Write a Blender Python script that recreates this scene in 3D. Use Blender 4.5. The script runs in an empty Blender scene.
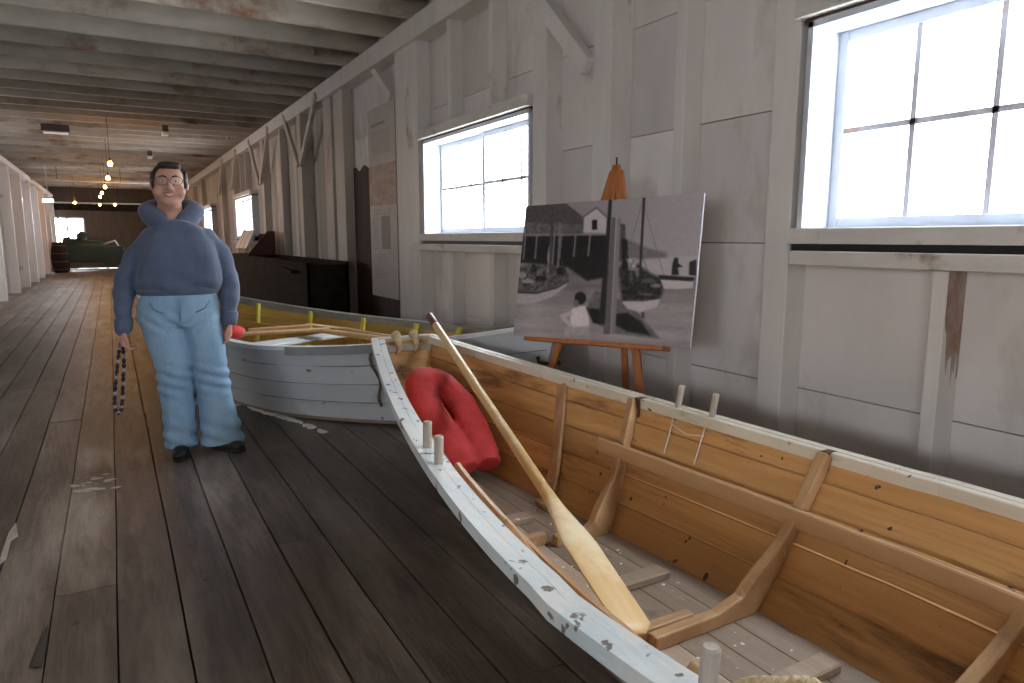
import bpy, bmesh, math, random
import numpy as np
from mathutils import Vector, Matrix, noise
random.seed(7)
C = bpy.context.scene.collection
PI = math.pi
V = Vector

# ------------------------------------------------------------------ materials
def _n(nt, t, **kw):
    n = nt.nodes.new(t)
    for k, v in kw.items():
        if k in n.inputs: n.inputs[k].default_value = v
        else: setattr(n, k, v)
    return n

def rgba(c): return (c[0], c[1], c[2], 1)

def mat(name, c1, c2=None, scale=(1, 1, 1), nscale=4.0, lo=.3, hi=.7, stain=None, sscale=2.0, slo=.55, shi=.7,
        sstretch=(1, 1, 1), flecks=None, fscale=40, flo=.68, rough=.6, bump=.0, bscale=30, spec=.5, tint=False, metal=0.0, coord='Object', sheen=0):
    m = bpy.data.materials.new(name); m.use_nodes = True
    nt = m.node_tree; nt.nodes.clear(); L = nt.links.new
    out = _n(nt, 'ShaderNodeOutputMaterial'); b = _n(nt, 'ShaderNodeBsdfPrincipled')
    L(b.outputs[0], out.inputs[0])
    b.inputs['Roughness'].default_value = rough; b.inputs['Metallic'].default_value = metal
    b.inputs['Specular IOR Level'].default_value = spec
    if sheen: b.inputs['Sheen Weight'].default_value = sheen
    tc = _n(nt, 'ShaderNodeTexCoord')
    mp = _n(nt, 'ShaderNodeMapping'); mp.inputs['Scale'].default_value = scale
    L(tc.outputs[coord], mp.inputs[0])
    n1 = _n(nt, 'ShaderNodeTexNoise'); n1.inputs['Scale'].default_value = nscale; n1.inputs['Detail'].default_value = 7
    n1.inputs['Roughness'].default_value = .62
    L(mp.outputs[0], n1.inputs['Vector'])
    att = None
    if tint:
        att = _n(nt, 'ShaderNodeAttribute'); att.attribute_name = 'tint'
        add = _n(nt, 'ShaderNodeVectorMath', operation='MULTIPLY_ADD')   # each board gets its own grain
        L(att.outputs['Color'], add.inputs[0]); add.inputs[1].default_value = (17, 13, 19); L(mp.outputs[0], add.inputs[2])
        L(add.outputs[0], n1.inputs['Vector'])
    r = _n(nt, 'ShaderNodeValToRGB'); r.color_ramp.elements[0].position = lo; r.color_ramp.elements[1].position = hi
    r.color_ramp.elements[0].color = rgba(c1); r.color_ramp.elements[1].color = rgba(c2 or c1)
    L(n1.outputs['Fac'], r.inputs[0]); col = r.outputs[0]
    if stain:
        mp2 = _n(nt, 'ShaderNodeMapping'); mp2.inputs['Scale'].default_value = sstretch; mp2.inputs['Location'].default_value = (3.3, 1.7, 5.1)
        L(tc.outputs[coord], mp2.inputs[0])
        n2 = _n(nt, 'ShaderNodeTexNoise'); n2.inputs['Scale'].default_value = sscale; n2.inputs['Detail'].default_value = 9; n2.inputs['Roughness'].default_value = .65
        L(mp2.outputs[0], n2.inputs['Vector'])
        r2 = _n(nt, 'ShaderNodeValToRGB'); r2.color_ramp.elements[0].position = slo; r2.color_ramp.elements[1].position = shi
        r2.color_ramp.elements[0].color = (0, 0, 0, 1); r2.color_ramp.elements[1].color = (1, 1, 1, 1)
        L(n2.outputs['Fac'], r2.inputs[0])
        mx = _n(nt, 'ShaderNodeMix', data_type='RGBA'); L(r2.outputs[0], mx.inputs[0]); L(col, mx.inputs[6]); mx.inputs[7].default_value = rgba(stain)
        col = mx.outputs[2]
    if flecks:
        n3 = _n(nt, 'ShaderNodeTexNoise'); n3.inputs['Scale'].default_value = fscale; n3.inputs['Detail'].default_value = 3
        L(tc.outputs[coord], n3.inputs['Vector'])
        r3 = _n(nt, 'ShaderNodeValToRGB'); r3.color_ramp.elements[0].position = flo; r3.color_ramp.elements[1].position = flo + .03
        r3.color_ramp.elements[0].color = (0, 0, 0, 1); r3.color_ramp.elements[1].color = (1, 1, 1, 1)
        L(n3.outputs['Fac'], r3.inputs[0])
        mx = _n(nt, 'ShaderNodeMix', data_type='RGBA'); L(r3.outputs[0], mx.inputs[0]); L(col, mx.inputs[6]); mx.inputs[7].default_value = rgba(flecks)
        col = mx.outputs[2]
    if tint:
        sep = _n(nt, 'ShaderNodeSeparateColor'); L(att.outputs['Color'], sep.inputs[0])
        mr = _n(nt, 'ShaderNodeMapRange'); mr.inputs['To Min'].default_value = .72; mr.inputs['To Max'].default_value = 1.22
        L(sep.outputs[0], mr.inputs[0])
        hs = _n(nt, 'ShaderNodeHueSaturation'); L(col, hs.inputs['Color']); L(mr.outputs[0], hs.inputs['Value'])
        col = hs.outputs[0]
    L(col, b.inputs['Base Color'])
    if bump:
        n4 = _n(nt, 'ShaderNodeTexNoise'); n4.inputs['Scale'].default_value = bscale; n4.inputs['Detail'].default_value = 5
        L(mp.outputs[0], n4.inputs['Vector'])
        bp = _n(nt, 'ShaderNodeBump'); bp.inputs['Strength'].default_value = bump; bp.inputs['Distance'].default_value = .01
        L(n4.outputs['Fac'], bp.inputs['Height']); L(bp.outputs[0], b.inputs['Normal'])
    return m

def emis(name, col, s):
    m = bpy.data.materials.new(name); m.use_nodes = True; nt = m.node_tree; nt.nodes.clear()
    o = _n(nt, 'ShaderNodeOutputMaterial'); e = _n(nt, 'ShaderNodeEmission'); e.inputs[0].default_value = rgba(col); e.inputs[1].default_value = s
    nt.links.new(e.outputs[0], o.inputs[0]); return m

M = {}
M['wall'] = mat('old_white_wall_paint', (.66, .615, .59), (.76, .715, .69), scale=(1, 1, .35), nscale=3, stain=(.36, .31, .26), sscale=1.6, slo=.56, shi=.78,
                sstretch=(1, 1, .5), rough=.55, bump=.12, bscale=14, tint=True)
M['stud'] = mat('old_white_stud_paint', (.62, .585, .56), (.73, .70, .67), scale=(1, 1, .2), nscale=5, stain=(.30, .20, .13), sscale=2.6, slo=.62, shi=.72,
                sstretch=(1, 1, .45), rough=.5, bump=.15, bscale=20)
M['wall_darker'] = mat('darker_vertical_board_paint', (.46, .41, .36), (.56, .51, .455), scale=(1, 1, .35), nscale=3, stain=(.30, .24, .19), sscale=1.6, slo=.52, shi=.76,
                sstretch=(1, 1, .5), rough=.6, bump=.15, bscale=14, tint=True)  # vertical boards: darker and browner than the near wall paint
M['stud_darker'] = mat('darker_stud_paint', (.46, .415, .36), (.56, .515, .46), scale=(1, 1, .2), nscale=5, stain=(.26, .17, .11), sscale=2.6, slo=.58, shi=.72,
                sstretch=(1, 1, .45), rough=.55, bump=.15, bscale=20)  # darker grey-brown tone for the studs farther down the hall
M['worn_stud'] = mat('paint_worn_off_stud', (.48, .42, .38), (.58, .52, .48), scale=(1, 1, .2), nscale=5, stain=(.27, .15, .105), sscale=5, slo=.34, shi=.56,
                sstretch=(1, 1, .5), rough=.6, bump=.2, bscale=20)
M['dark_board'] = mat('bare_dark_brown_board', (.035, .016, .010), (.075, .035, .022), scale=(1, 1, .2), nscale=8, rough=.7, bump=.2)
M['seam_line'] = mat('dirty_plank_seam', (.10, .06, .04), (.17, .11, .075), rough=.9)
M['seam'] = mat('dark_backing', (.05, .035, .028), rough=.9)
M['ceil'] = mat('whitewashed_ceiling_wood', (.36, .32, .265), (.54, .50, .43), scale=(.4, 1, 1), nscale=4, stain=(.20, .10, .05), sscale=1.3, slo=.54, shi=.68,
                sstretch=(.8, 1, 1), rough=.7, bump=.2, bscale=18, tint=True)
M['floor'] = mat('worn_grey_brown_plank', (.080, .054, .040), (.185, .142, .112), scale=(6, .7, 1), nscale=2.4, lo=.3, hi=.75, stain=(.33, .275, .23), sscale=1.7, slo=.47, shi=.70,
                 sstretch=(2.2, .45, 1), rough=.46, bump=.6, bscale=7, tint=True, flecks=(.07, .045, .035), fscale=12, flo=.70)
M['white'] = mat('white_window_paint', (.46, .50, .56), (.54, .58, .64), nscale=6, rough=.4, bump=.05)
M['sill'] = mat('dusty_white_sill_paint', (.50, .48, .45), (.66, .64, .60), scale=(1, .3, 1), nscale=7, stain=(.28, .2, .14), sscale=5, slo=.6, shi=.72, rough=.55, bump=.1)
M['muntin'] = mat('window_bar_paint', (.40, .40, .44), (.50, .50, .54), nscale=9, stain=(.4, .28, .24), sscale=8, slo=.56, shi=.66, rough=.6)
M['ochre'] = mat('worn_ochre_boat_planking', (.44, .225, .075), (.62, .35, .135), scale=(1.5, .16, 3.5), nscale=6, lo=.32, hi=.68, stain=(.17, .075, .03), sscale=6, slo=.55, shi=.70,
                 sstretch=(1, .22, 1.6), rough=.5, bump=.4, bscale=16, tint=True, flecks=(.06, .025, .012), fscale=19, flo=.70)
M['boat_bottom'] = mat('dusty_boat_bottom_board', (.30, .225, .165), (.44, .35, .27), scale=(5, .6, 1), nscale=3, stain=(.20, .12, .07), sscale=4, slo=.58, shi=.7,
                       rough=.65, bump=.2, flecks=(.75, .72, .66), fscale=26, flo=.70, tint=True)
M['frame'] = mat('grown_timber_frame', (.36, .20, .09), (.55, .35, .18), scale=(1, 4, 1), nscale=5, stain=(.60, .52, .42), sscale=5, slo=.6, shi=.72, rough=.5, bump=.15)
M['riser'] = mat('tan_painted_riser', (.42, .25, .12), (.55, .36, .20), scale=(1, .25, 1), nscale=6, stain=(.25, .13, .07), sscale=5, slo=.62, shi=.72, rough=.45, bump=.1)
M['rail_blue'] = mat('chipped_pale_blue_paint', (.50, .56, .57), (.64, .68, .67), scale=(1, .3, 1), nscale=6, stain=(.66, .64, .60), sscale=4.5, slo=.44, shi=.56, rough=.5, bump=.4,
                     flecks=(.14, .12, .10), fscale=17, flo=.64)
M['rail_cream'] = mat('chipped_cream_paint', (.56, .52, .43), (.70, .66, .56), scale=(1, .3, 1), nscale=7, stain=(.26, .20, .13), sscale=7, slo=.60, shi=.7, rough=.5, bump=.25,
                      sstretch=(1, .3, 1), flecks=(.08, .06, .04), fscale=24, flo=.69)
M['hull_cream'] = mat('old_cream_hull_paint', (.40, .34, .28), (.54, .48, .41), scale=(1, .3, 1), nscale=4, stain=(.22, .12, .06), sscale=2.5, slo=.58, shi=.72, rough=.5, bump=.15, tint=True)
M['hull_white'] = mat('old_blue_white_hull_paint', (.58, .60, .62), (.70, .72, .74), scale=(1, .4, 1), nscale=4, stain=(.36, .25, .17), sscale=2.4, slo=.60, shi=.74, rough=.5, bump=.15,
                      flecks=(.2, .12, .07), fscale=11, flo=.70, tint=True)
M['rail_grey'] = mat('weathered_grey_green_rail', (.16, .17, .16), (.30, .32, .30), scale=(1, .3, 1), nscale=7, rough=.6, bump=.2)
M['yellow_in'] = mat('ochre_yellow_boat_planking', (.40, .25, .06), (.55, .36, .10), scale=(1, .25, 1), nscale=5, stain=(.2, .1, .03), sscale=3, slo=.58, shi=.7, rough=.55, bump=.15, tint=True)
M['yellow'] = mat('bright_yellow_green_frame_paint', (.55, .50, .05), (.68, .62, .10), nscale=6, rough=.5, bump=.1)
M['grey_wood'] = mat('weathered_grey_wood', (.33, .29, .24), (.48, .43, .37), scale=(4, 4, .6), nscale=6, rough=.7, bump=.25)
M['oar'] = mat('varnished_pale_oar_wood', (.62, .41, .17), (.76, .54, .26), scale=(9, .6, 9), nscale=2.4, stain=(.80, .68, .46), sscale=3.0, slo=.5, shi=.65, rough=.35, bump=.05)
M['oar_old'] = mat('aged_oar_wood', (.42, .27, .13), (.58, .41, .23), scale=(8, .6, 8), nscale=3, rough=.5, bump=.1)
M['grip'] = mat('dark_red_grip_paint', (.10, .022, .022), (.17, .045, .04), nscale=12, rough=.5, bump=.1)
M['red'] = mat('faded_red_canvas', (.50, .030, .035), (.68, .065, .065), nscale=6, stain=(.16, .02, .02), sscale=5, slo=.62, shi=.8, rough=.75, bump=.3, bscale=9)
M['rope'] = mat('manila_rope_fibre', (.40, .29, .16), (.62, .49, .31), nscale=60, rough=.85, bump=.4, bscale=120)
M['old_rope'] = mat('old_brown_rope_fibre', (.10, .07, .05), (.2, .15, .1), nscale=60, rough=.9)
M['end_wall'] = mat('dark_brown_end_wall_boards', (.10, .075, .055), (.17, .13, .10), scale=(6, 1, .4), nscale=3, rough=.8)
M['iron'] = mat('rusty_iron', (.045, .025, .018), (.14, .065, .04), nscale=14, rough=.75, bump=.3, metal=.2)
M['easel'] = mat('orange_brown_easel_wood', (.36, .115, .035), (.50, .18, .06), scale=(6, 6, .5), nscale=5, rough=.4, bump=.05)
M['board_edge'] = mat('white_foam_board', (.80, .84, .88), rough=.5)
M['poster'] = mat('aged_poster_paper', (.42, .38, .36), (.50, .46, .43), nscale=5, stain=(.35, .27, .24), sscale=3, slo=.6, shi=.8, rough=.5)
M['ink'] = mat('faded_print_ink', (.24, .21, .20), (.30, .27, .25), nscale=20, rough=.6)
M['poster_photo'] = mat('brown_printed_photograph', (.24, .15, .11), (.40, .32, .27), scale=(1, 1, 2), nscale=6, rough=.5)
M['bench'] = mat('dark_workbench_wood', (.016, .011, .008), (.038, .026, .019), scale=(1, .4, 1), nscale=6, rough=.8, bump=.2, spec=.1)
M['hoodie'] = mat('slate_blue_fleece', (.075, .10, .165), (.095, .125, .20), nscale=4, rough=.95, bump=.25, bscale=60, sheen=.3)
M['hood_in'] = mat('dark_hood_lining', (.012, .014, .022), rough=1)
M['jeans'] = mat('light_wash_denim', (.20, .34, .50), (.31, .47, .62), scale=(1, 1, .6), nscale=5, lo=.35, hi=.65, rough=.85, bump=.3, bscale=70)
M['denim_seam'] = mat('denim_seam_blue', (.12, .22, .34), rough=.9)
M['skin'] = mat('warm_skin', (.50, .27, .20), (.57, .32, .24), nscale=9, rough=.5)
M['lip'] = mat('lip_pink', (.42, .13, .11), rough=.45)
M['teeth'] = mat('teeth_white', (.8, .78, .74), rough=.3)
M['hair'] = mat('dark_brown_hair', (.012, .008, .007), (.03, .02, .017), scale=(1, 6, 1), nscale=20, rough=.45, bump=.4, bscale=60)
M['shoe'] = mat('black_shoe_leather', (.012, .010, .010), (.03, .025, .022), nscale=9, rough=.5)
M['sole'] = mat('dark_rubber_sole', (.02, .018, .017), rough=.8)
M['glasses'] = mat('thin_dark_glasses_frame', (.09, .05, .05), rough=.3, metal=.4)
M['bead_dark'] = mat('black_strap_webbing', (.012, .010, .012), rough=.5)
M['bead_light'] = mat('pale_strap_pattern', (.32, .28, .28), rough=.5)
M['conduit'] = mat('white_painted_pipe', (.68, .68, .66), rough=.4)
M['box_dark'] = mat('dark_metal_box', (.05, .035, .035), rough=.5)
M['box_white'] = mat('white_plastic_box', (.70, .70, .68), rough=.4)
M['green'] = mat('dark_green_machine_paint', (.006, .022, .015), (.013, .038, .026), nscale=5, stain=(.05, .03, .02), sscale=4, rough=.4)
M['dark_red'] = mat('dark_red_paint', (.085, .02, .02), (.12, .03, .03), nscale=6, rough=.5)
M['silver'] = mat('dull_silver_sheet', (.55, .60, .66), (.66, .71, .77), nscale=5, rough=.35)
M['maroon'] = mat('maroon_rubber', (.10, .025, .02), (.16, .05, .04), nscale=5, rough=.7)
M['cord'] = mat('white_cord', (.75, .70, .62), rough=.8)
M['flake'] = mat('white_paint_flakes', (.82, .80, .76), (.88, .86, .82), nscale=20, rough=.7)
M['bulb'] = emis('warm_bulb_glow', (1.0, .42, .06), 12)
M['tube'] = emis('cool_tube_glow', (.75, .85, 1.0), 6)
def glass_mat():
    m = bpy.data.materials.new('dusty_window_glass'); m.use_nodes = True; nt = m.node_tree; nt.nodes.clear()
    o = _n(nt, 'ShaderNodeOutputMaterial'); t = _n(nt, 'ShaderNodeBsdfTransparent'); g = _n(nt, 'ShaderNodeBsdfGlossy')
    t.inputs[0].default_value = (.95, .97, .98, 1); g.inputs['Roughness'].default_value = .05
    fr = _n(nt, 'ShaderNodeLayerWeight'); fr.inputs[0].default_value = .25; mx = _n(nt, 'ShaderNodeMixShader')
    ml = _n(nt, 'ShaderNodeMath', operation='MULTIPLY'); ml.inputs[1].default_value = .25; nt.links.new(fr.outputs['Facing'], ml.inputs[0]); nt.links.new(ml.outputs[0], mx.inputs[0]); nt.links.new(t.outputs[0], mx.inputs[1]); nt.links.new(g.outputs[0], mx.inputs[2]); nt.links.new(mx.outputs[0], o.inputs[0])
    return m
M['glass'] = glass_mat()
def lens_mat():
    m = bpy.data.materials.new('clear_lens'); m.use_nodes = True; nt = m.node_tree; nt.nodes.clear()
    o = _n(nt, 'ShaderNodeOutputMaterial'); t = _n(nt, 'ShaderNodeBsdfTransparent'); g = _n(nt, 'ShaderNodeBsdfGlossy')
    g.inputs['Roughness'].default_value = .05; mx = _n(nt, 'ShaderNodeMixShader'); mx.inputs[0].default_value = .04
    nt.links.new(t.outputs[0], mx.inputs[1]); nt.links.new(g.outputs[0], mx.inputs[2]); nt.links.new(mx.outputs[0], o.inputs[0])
    return m
M['lens'] = lens_mat()

# ------------------------------------------------------------------ mesh builder
class MB:
    def __init__(s): s.v = []; s.f = []; s.t = []; s.m = []; s.sm = []
    def add(s, verts, faces, mi=0, tint=None, smooth=False):
        o = len(s.v); s.v += [tuple(x) for x in verts]
        if tint is None: tint = random.random()
        for f in faces: s.f.append([i + o for i in f]); s.t.append(tint); s.m.append(mi); s.sm.append(smooth)
    def box(s, a, b, mi=0, tint=None):
        x0, y0, z0 = [min(a[i], b[i]) for i in range(3)]; x1, y1, z1 = [max(a[i], b[i]) for i in range(3)]
        s.add([(x0, y0, z0), (x1, y0, z0), (x1, y1, z0), (x0, y1, z0), (x0, y0, z1), (x1, y0, z1), (x1, y1, z1), (x0, y1, z1)],
              [(0, 3, 2, 1), (4, 5, 6, 7), (0, 1, 5, 4), (1, 2, 6, 5), (2, 3, 7, 6), (3, 0, 4, 7)], mi, tint)
    def beam(s, p, q, w, h, up=(0, 0, 1), mi=0, tint=None):            # straight bar p->q, w sideways, h along up
        p, q = V(p), V(q); d = (q - p).normalized(); up = V(up); sd = d.cross(up).normalized(); u = sd.cross(d).normalized()
        vs = [e + sd * a * w / 2 + u * b * h / 2 for e in (p, q) for a, b in ((-1, -1), (1, -1), (1, 1), (-1, 1))]
        s.add(vs, [(0, 1, 2, 3), (4, 7, 6, 5), (0, 4, 5, 1), (1, 5, 6, 2), (2, 6, 7, 3), (3, 7, 4, 0)], mi, tint)
    def loft(s, rings, mi=0, tint=None, smooth=True, cap=True, closed=True):
        n = len(rings[0]); vs = [p for r in rings for p in r]; fs = []
        for i in range(len(rings) - 1):
            for j in range(n if closed else n - 1):
                a = i * n + j; b = i * n + (j + 1) % n; fs.append((a, b, b + n, a + n))
        if cap: fs.append(tuple(range(n))[::-1]); fs.append(tuple((len(rings) - 1) * n + j for j in range(n)))
        s.add(vs, fs, mi, tint, smooth)
    def tube(s, path, r, n=10, mi=0, tint=None, flat=(1, 1), smooth=True, upv=(0, 0, 1)):
        path = [V(p) for p in path]; rings = []; up = V(upv)
        for i, p in enumerate(path):
            d = (path[min(i + 1, len(path) - 1)] - path[max(i - 1, 0)]).normalized()
            if abs(d.dot(up)) > .97: up = V((0, 1, 0)) if abs(d.y) < .9 else V((1, 0, 0))
            a = d.cross(up).normalized(); b = a.cross(d).normalized(); up = b
            rr = r[i] if isinstance(r, (list, tuple)) else r
            rx, ry = (rr if isinstance(rr, (list, tuple)) else (rr * flat[0], rr * flat[1]))
            rings.append([p + a * math.cos(2 * PI * k / n) * rx + b * math.sin(2 * PI * k / n) * ry for k in range(n)])
        s.loft(rings, mi, tint, smooth)
    def prism(s, poly, axis, a, b, mi=0, tint=None):                   # polygon in the plane across axis, from a to b
        def p3(p, t):
            return {0: (t, p[0], p[1]), 1: (p[0], t, p[1]), 2: (p[0], p[1], t)}[axis]
        n = len(poly); vs = [p3(p, a) for p in poly] + [p3(p, b) for p in poly]
        s.add(vs, [tuple(range(n)), tuple(range(2 * n - 1, n - 1, -1))] + [(i, i + n, (i + 1) % n + n, (i + 1) % n) for i in range(n)], mi, tint)
    def sphere(s, c, r, n=16, mi=0, tint=None, rot=None):
        rx, ry, rz = (r, r, r) if not isinstance(r, (list, tuple)) else r
        R = rot or Matrix.Identity(3); c = V(c); rings = []
        for i in range(1, n):
            a = PI * i / n
            rings.append([c + R @ V((rx * math.sin(a) * math.cos(2 * PI * k / (n * 2)), ry * math.sin(a) * math.sin(2 * PI * k / (n * 2)), -rz * math.cos(a))) for k in range(n * 2)])
        s.loft(rings, mi, tint, True)
    def xf(s, mtx):
        s.v = [tuple(mtx @ V(p)) for p in s.v]; return s
    def build(s, name, mats, parent=None, bevel=0, seg=1, solid=0):
        me = bpy.data.meshes.new(name); me.from_pydata(s.v, [], s.f)
        if not isinstance(mats, (list, tuple)): mats = [mats]
        for m in mats: me.materials.append(m)
        me.polygons.foreach_set('material_index', s.m); me.polygons.foreach_set('use_smooth', s.sm)
        bm = bmesh.new(); bm.from_mesh(me)
        ly = None
        bmesh.ops.recalc_face_normals(bm, faces=bm.faces); bm.to_mesh(me); bm.free()
        at = me.color_attributes.new('tint', 'FLOAT_COLOR', 'CORNER')
        arr = np.ones((len(me.loops), 4), dtype=np.float32); k = 0
        for p, t in zip(me.polygons, s.t):
            arr[p.loop_start:p.loop_start + p.loop_total, :3] = t
        at.data.foreach_set('color', arr.ravel())
        o = bpy.data.objects.new(name, me); C.objects.link(o)
        if parent: o.parent = parent
        if bevel:
            b = o.modifiers.new('bevel', 'BEVEL'); b.width = bevel; b.segments = seg; b.limit_method = 'ANGLE'; b.angle_limit = .7
        return o

def empty(name, loc=(0, 0, 0), rz=0):
    o = bpy.data.objects.new(name, None); C.objects.link(o); o.location = loc; o.rotation_euler = (0, 0, rz); o.empty_display_size = .1; return o
def tag(o, label=None, cat=None, group=None, kind=None):
    if label: o['label'] = label
    if cat: o['category'] = cat
    if group: o['group'] = group
    if kind: o['kind'] = kind
    return o
def struct(o, label=None): return tag(o, label, kind='structure')
def lab(o, l): o['label'] = l; return o

def organic(name, mb, material, parent, voxel=.01, smooth=6, wrinkle=0, wscale=6, stretch=(1, 1, 1), dist_fn=None):
    """Union of closed shapes turned into one continuous skin."""
    o = mb.build('tmp', material)
    r = o.modifiers.new('r', 'REMESH'); r.mode = 'VOXEL'; r.voxel_size = voxel; r.use_smooth_shade = True
    sm = o.modifiers.new('s', 'SMOOTH'); sm.iterations = smooth; sm.factor = .5
    dg = bpy.context.evaluated_depsgraph_get(); dg.update()
    me = bpy.data.meshes.new_from_object(o.evaluated_get(dg), depsgraph=dg)
    bpy.data.objects.remove(o)
    if wrinkle or dist_fn:
        nr = [v.normal.copy() for v in me.vertices]
        for v, n in zip(me.vertices, nr):
            c = V((v.co.x * stretch[0], v.co.y * stretch[1], v.co.z * stretch[2])) * wscale
            d = wrinkle * noise.noise(c) + wrinkle * .5 * noise.noise(c * 2.1)
            if dist_fn: d += dist_fn(v.co, n)
            v.co += n * d
    me.name = name
    me.materials.clear(); me.materials.append(material)
    for p in me.polygons: p.use_smooth = True; p.material_index = 0
    ob = bpy.data.objects.new(name, me); C.objects.link(ob); ob.parent = parent
    return ob

# ------------------------------------------------------------------ room
XW, XS = 2.65, 2.78            # stud faces, sheathing face of the window wall
YB, YE = -6.0, 34.0
ZC = 3.30                      # underside of joists
WZ0, WZ1 = 1.24, 2.16          # window opening heights
wins = [(.05, 2.06), (4.33, 6.30), (15.55, 17.75), (22.3, 24.2), (-4.6, -2.6), (29.0, 30.6)]
YV = 8.85                      # beyond this the boarding is vertical

def sub_rect(y0, y1, z0, z1, wl):
    rs = [(y0, y1, z0, z1)]
    for (a, b) in wl:
        n = []
        for (p, q, r, s) in rs:
            if q <= a or p >= b or s <= WZ0 or r >= WZ1: n.append((p, q, r, s)); continue
            if p < a: n.append((p, a, r, s))
            if q > b: n.append((b, q, r, s))
            p2, q2 = max(p, a), min(q, b)
            if r < WZ0: n.append((p2, q2, r, WZ0))
            if s > WZ1: n.append((p2, q2, WZ1, s))
        rs = n
    return rs

wb = MB(); zs = [0, .548, 1.225, 1.85, 2.47, 3.09, 3.62]
ycuts = [-6, -4.6, -2.6, -1.2, .05, .85, 1.43, 2.16, 2.84, 3.46, 4.2, 4.93, 5.70, 6.42, 7.05, 7.85, YV]
g = .0025
for a, b in zip(ycuts[:-1], ycuts[1:]):
    for c, d in zip(zs[:-1], zs[1:]):
        t = random.random() * .5 + .25
        for (p, q, r, s) in sub_rect(a + g, b - g, c + g, d - g, wins): wb.box((XS, p, r), (XS + .022, q, s), tint=t)
y = YV
while y < YE:
    w = .14 + random.random() * .03; t = random.random()
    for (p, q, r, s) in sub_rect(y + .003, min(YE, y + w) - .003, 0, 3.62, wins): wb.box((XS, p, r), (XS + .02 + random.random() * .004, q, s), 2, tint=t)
    y += w
for (p, q, r, s) in sub_rect(YB, YE, 0, 3.62, wins): wb.box((XS + .025, p, r), (XS + .06, q, s), 1)
struct(wb.build('wall_right', [M['wall'], M['seam'], M['wall_darker']]), 'old white painted board wall with windows on the right')

tn = [0]
def trim(mb, m, label=None, bevel=.004):
    tn[0] += 1; return struct(mb.build('trim_%d' % tn[0], m, bevel=bevel), label)
def stud(y0, y1, z0=0, z1=3.12, x=XW, m='stud'):
    b = MB(); b.box((x, y0, z0), (XS, y1, z1)); return trim(b, M['stud_darker' if y0 > 8 and m == 'stud' else m])
for a in [(2.10, 2.235), (2.80, 2.875), (4.13, 4.31), (8.88, 9.28), (9.42, 9.78), (12.6, 12.72), (14.2, 14.42), (17.85, 18.1), (20.0, 20.25), (24.5, 24.75), (27, 27.2), (31, 31.2), (-1.2, -1.1), (-2.5, -2.4), (-4.8, -4.68)]: stud(*a)
stud(3.38, 3.56, x=2.62); stud(6.40, 6.98, x=2.64); stud(10.92, 11.12, x=2.6)
for w in ((1.40, 1.456), (.80, .856), (.2, .256)):
    stud(w[0], w[1], 0, 1.13)
pl = [(XW + .006, 1.13)]
for k in range(14):
    pl.append((XW + .008 + (XS - XW - .012) * k / 13, .80 + .05 * math.sin(k * 1.3) + .04 * math.sin(k * 2.9 + 1) - .06 * k / 13 + .12 * max(0, 1 - k / 4)))
pl.append((XS - .002, 1.13)); b = MB(); b.prism(pl, 1, 1.3985, 1.3995)
trim(b, M['worn_stud'], 'brown patch where paint has worn off the stud', 0)
for w in ((4.9, 4.965), (5.67, 5.73)): stud(w[0], w[1], 0, 1.13); stud(w[0], w[1], 2.27, 3.12)
for w in ((1.40, 1.456), (.80, .856)): stud(w[0], w[1], 2.30, 3.12)
for w in ((16.2, 16.26), (16.9, 16.96)): stud(w[0], w[1], 0, 1.13); stud(w[0], w[1], 2.27, 3.12)
# top plate
b = MB(); b.box((2.60, YB, 3.10), (XS, YE, ZC)); trim(b, M['stud'], 'long white top plate where wall meets ceiling')
b = MB(); b.box((2.615, YB, 0), (XS, 2.09, .14))
trim(b, M['stud'])
# diagonal braces
def brace(y0, z0, y1, z1, x=2.58, w=.1, t=.05):
    b = MB(); b.beam((x, y0, z0), (x, y1, z1), w, t, up=(1, 0, 0)); trim(b, M['stud' if y0 < 8 else 'stud_darker'])
brace(4.62, 3.28, 3.58, 2.28, 2.60, .11, .07)
brace(9.9, 3.2, 10.95, 2.35, 2.6); brace(12.0, 3.2, 11.1, 2.35, 2.6); brace(13.3, 3.2, 14.25, 2.3, 2.6); brace(15.3, 3.2, 14.4, 2.3, 2.6)
brace(17.0, 3.2, 17.9, 2.4, 2.6); brace(19.1, 3.2, 20.1, 2.4, 2.6); brace(7.75, 3.12, 7.2, 2.72, 2.68, .09, .05)
# bare dark boards
b = MB()
for i, (y0, y1) in enumerate(((7.85, 8.3), (8.305, 8.87))):
    top = 2.06 + .04 * i; n = 10; pts = [(y0, .0), (y1, .0)] + [(y1 - (y1 - y0) * k / n, top + .03 * math.sin(k * .9 + i) + .012 * random.random()) for k in range(n + 1)]
    b.prism(pts, 0, XS - .012, XS - .001, tint=.4)
b.box((XS - .014, 7.0, .0), (XS - .001, 7.84, .56)); b.box((XS - .012, 9.8, .0), (XS - .001, 10.9, .9))
trim(b, M['dark_board'], 'bare dark brown boards where white paint has gone', bevel=0)

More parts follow.
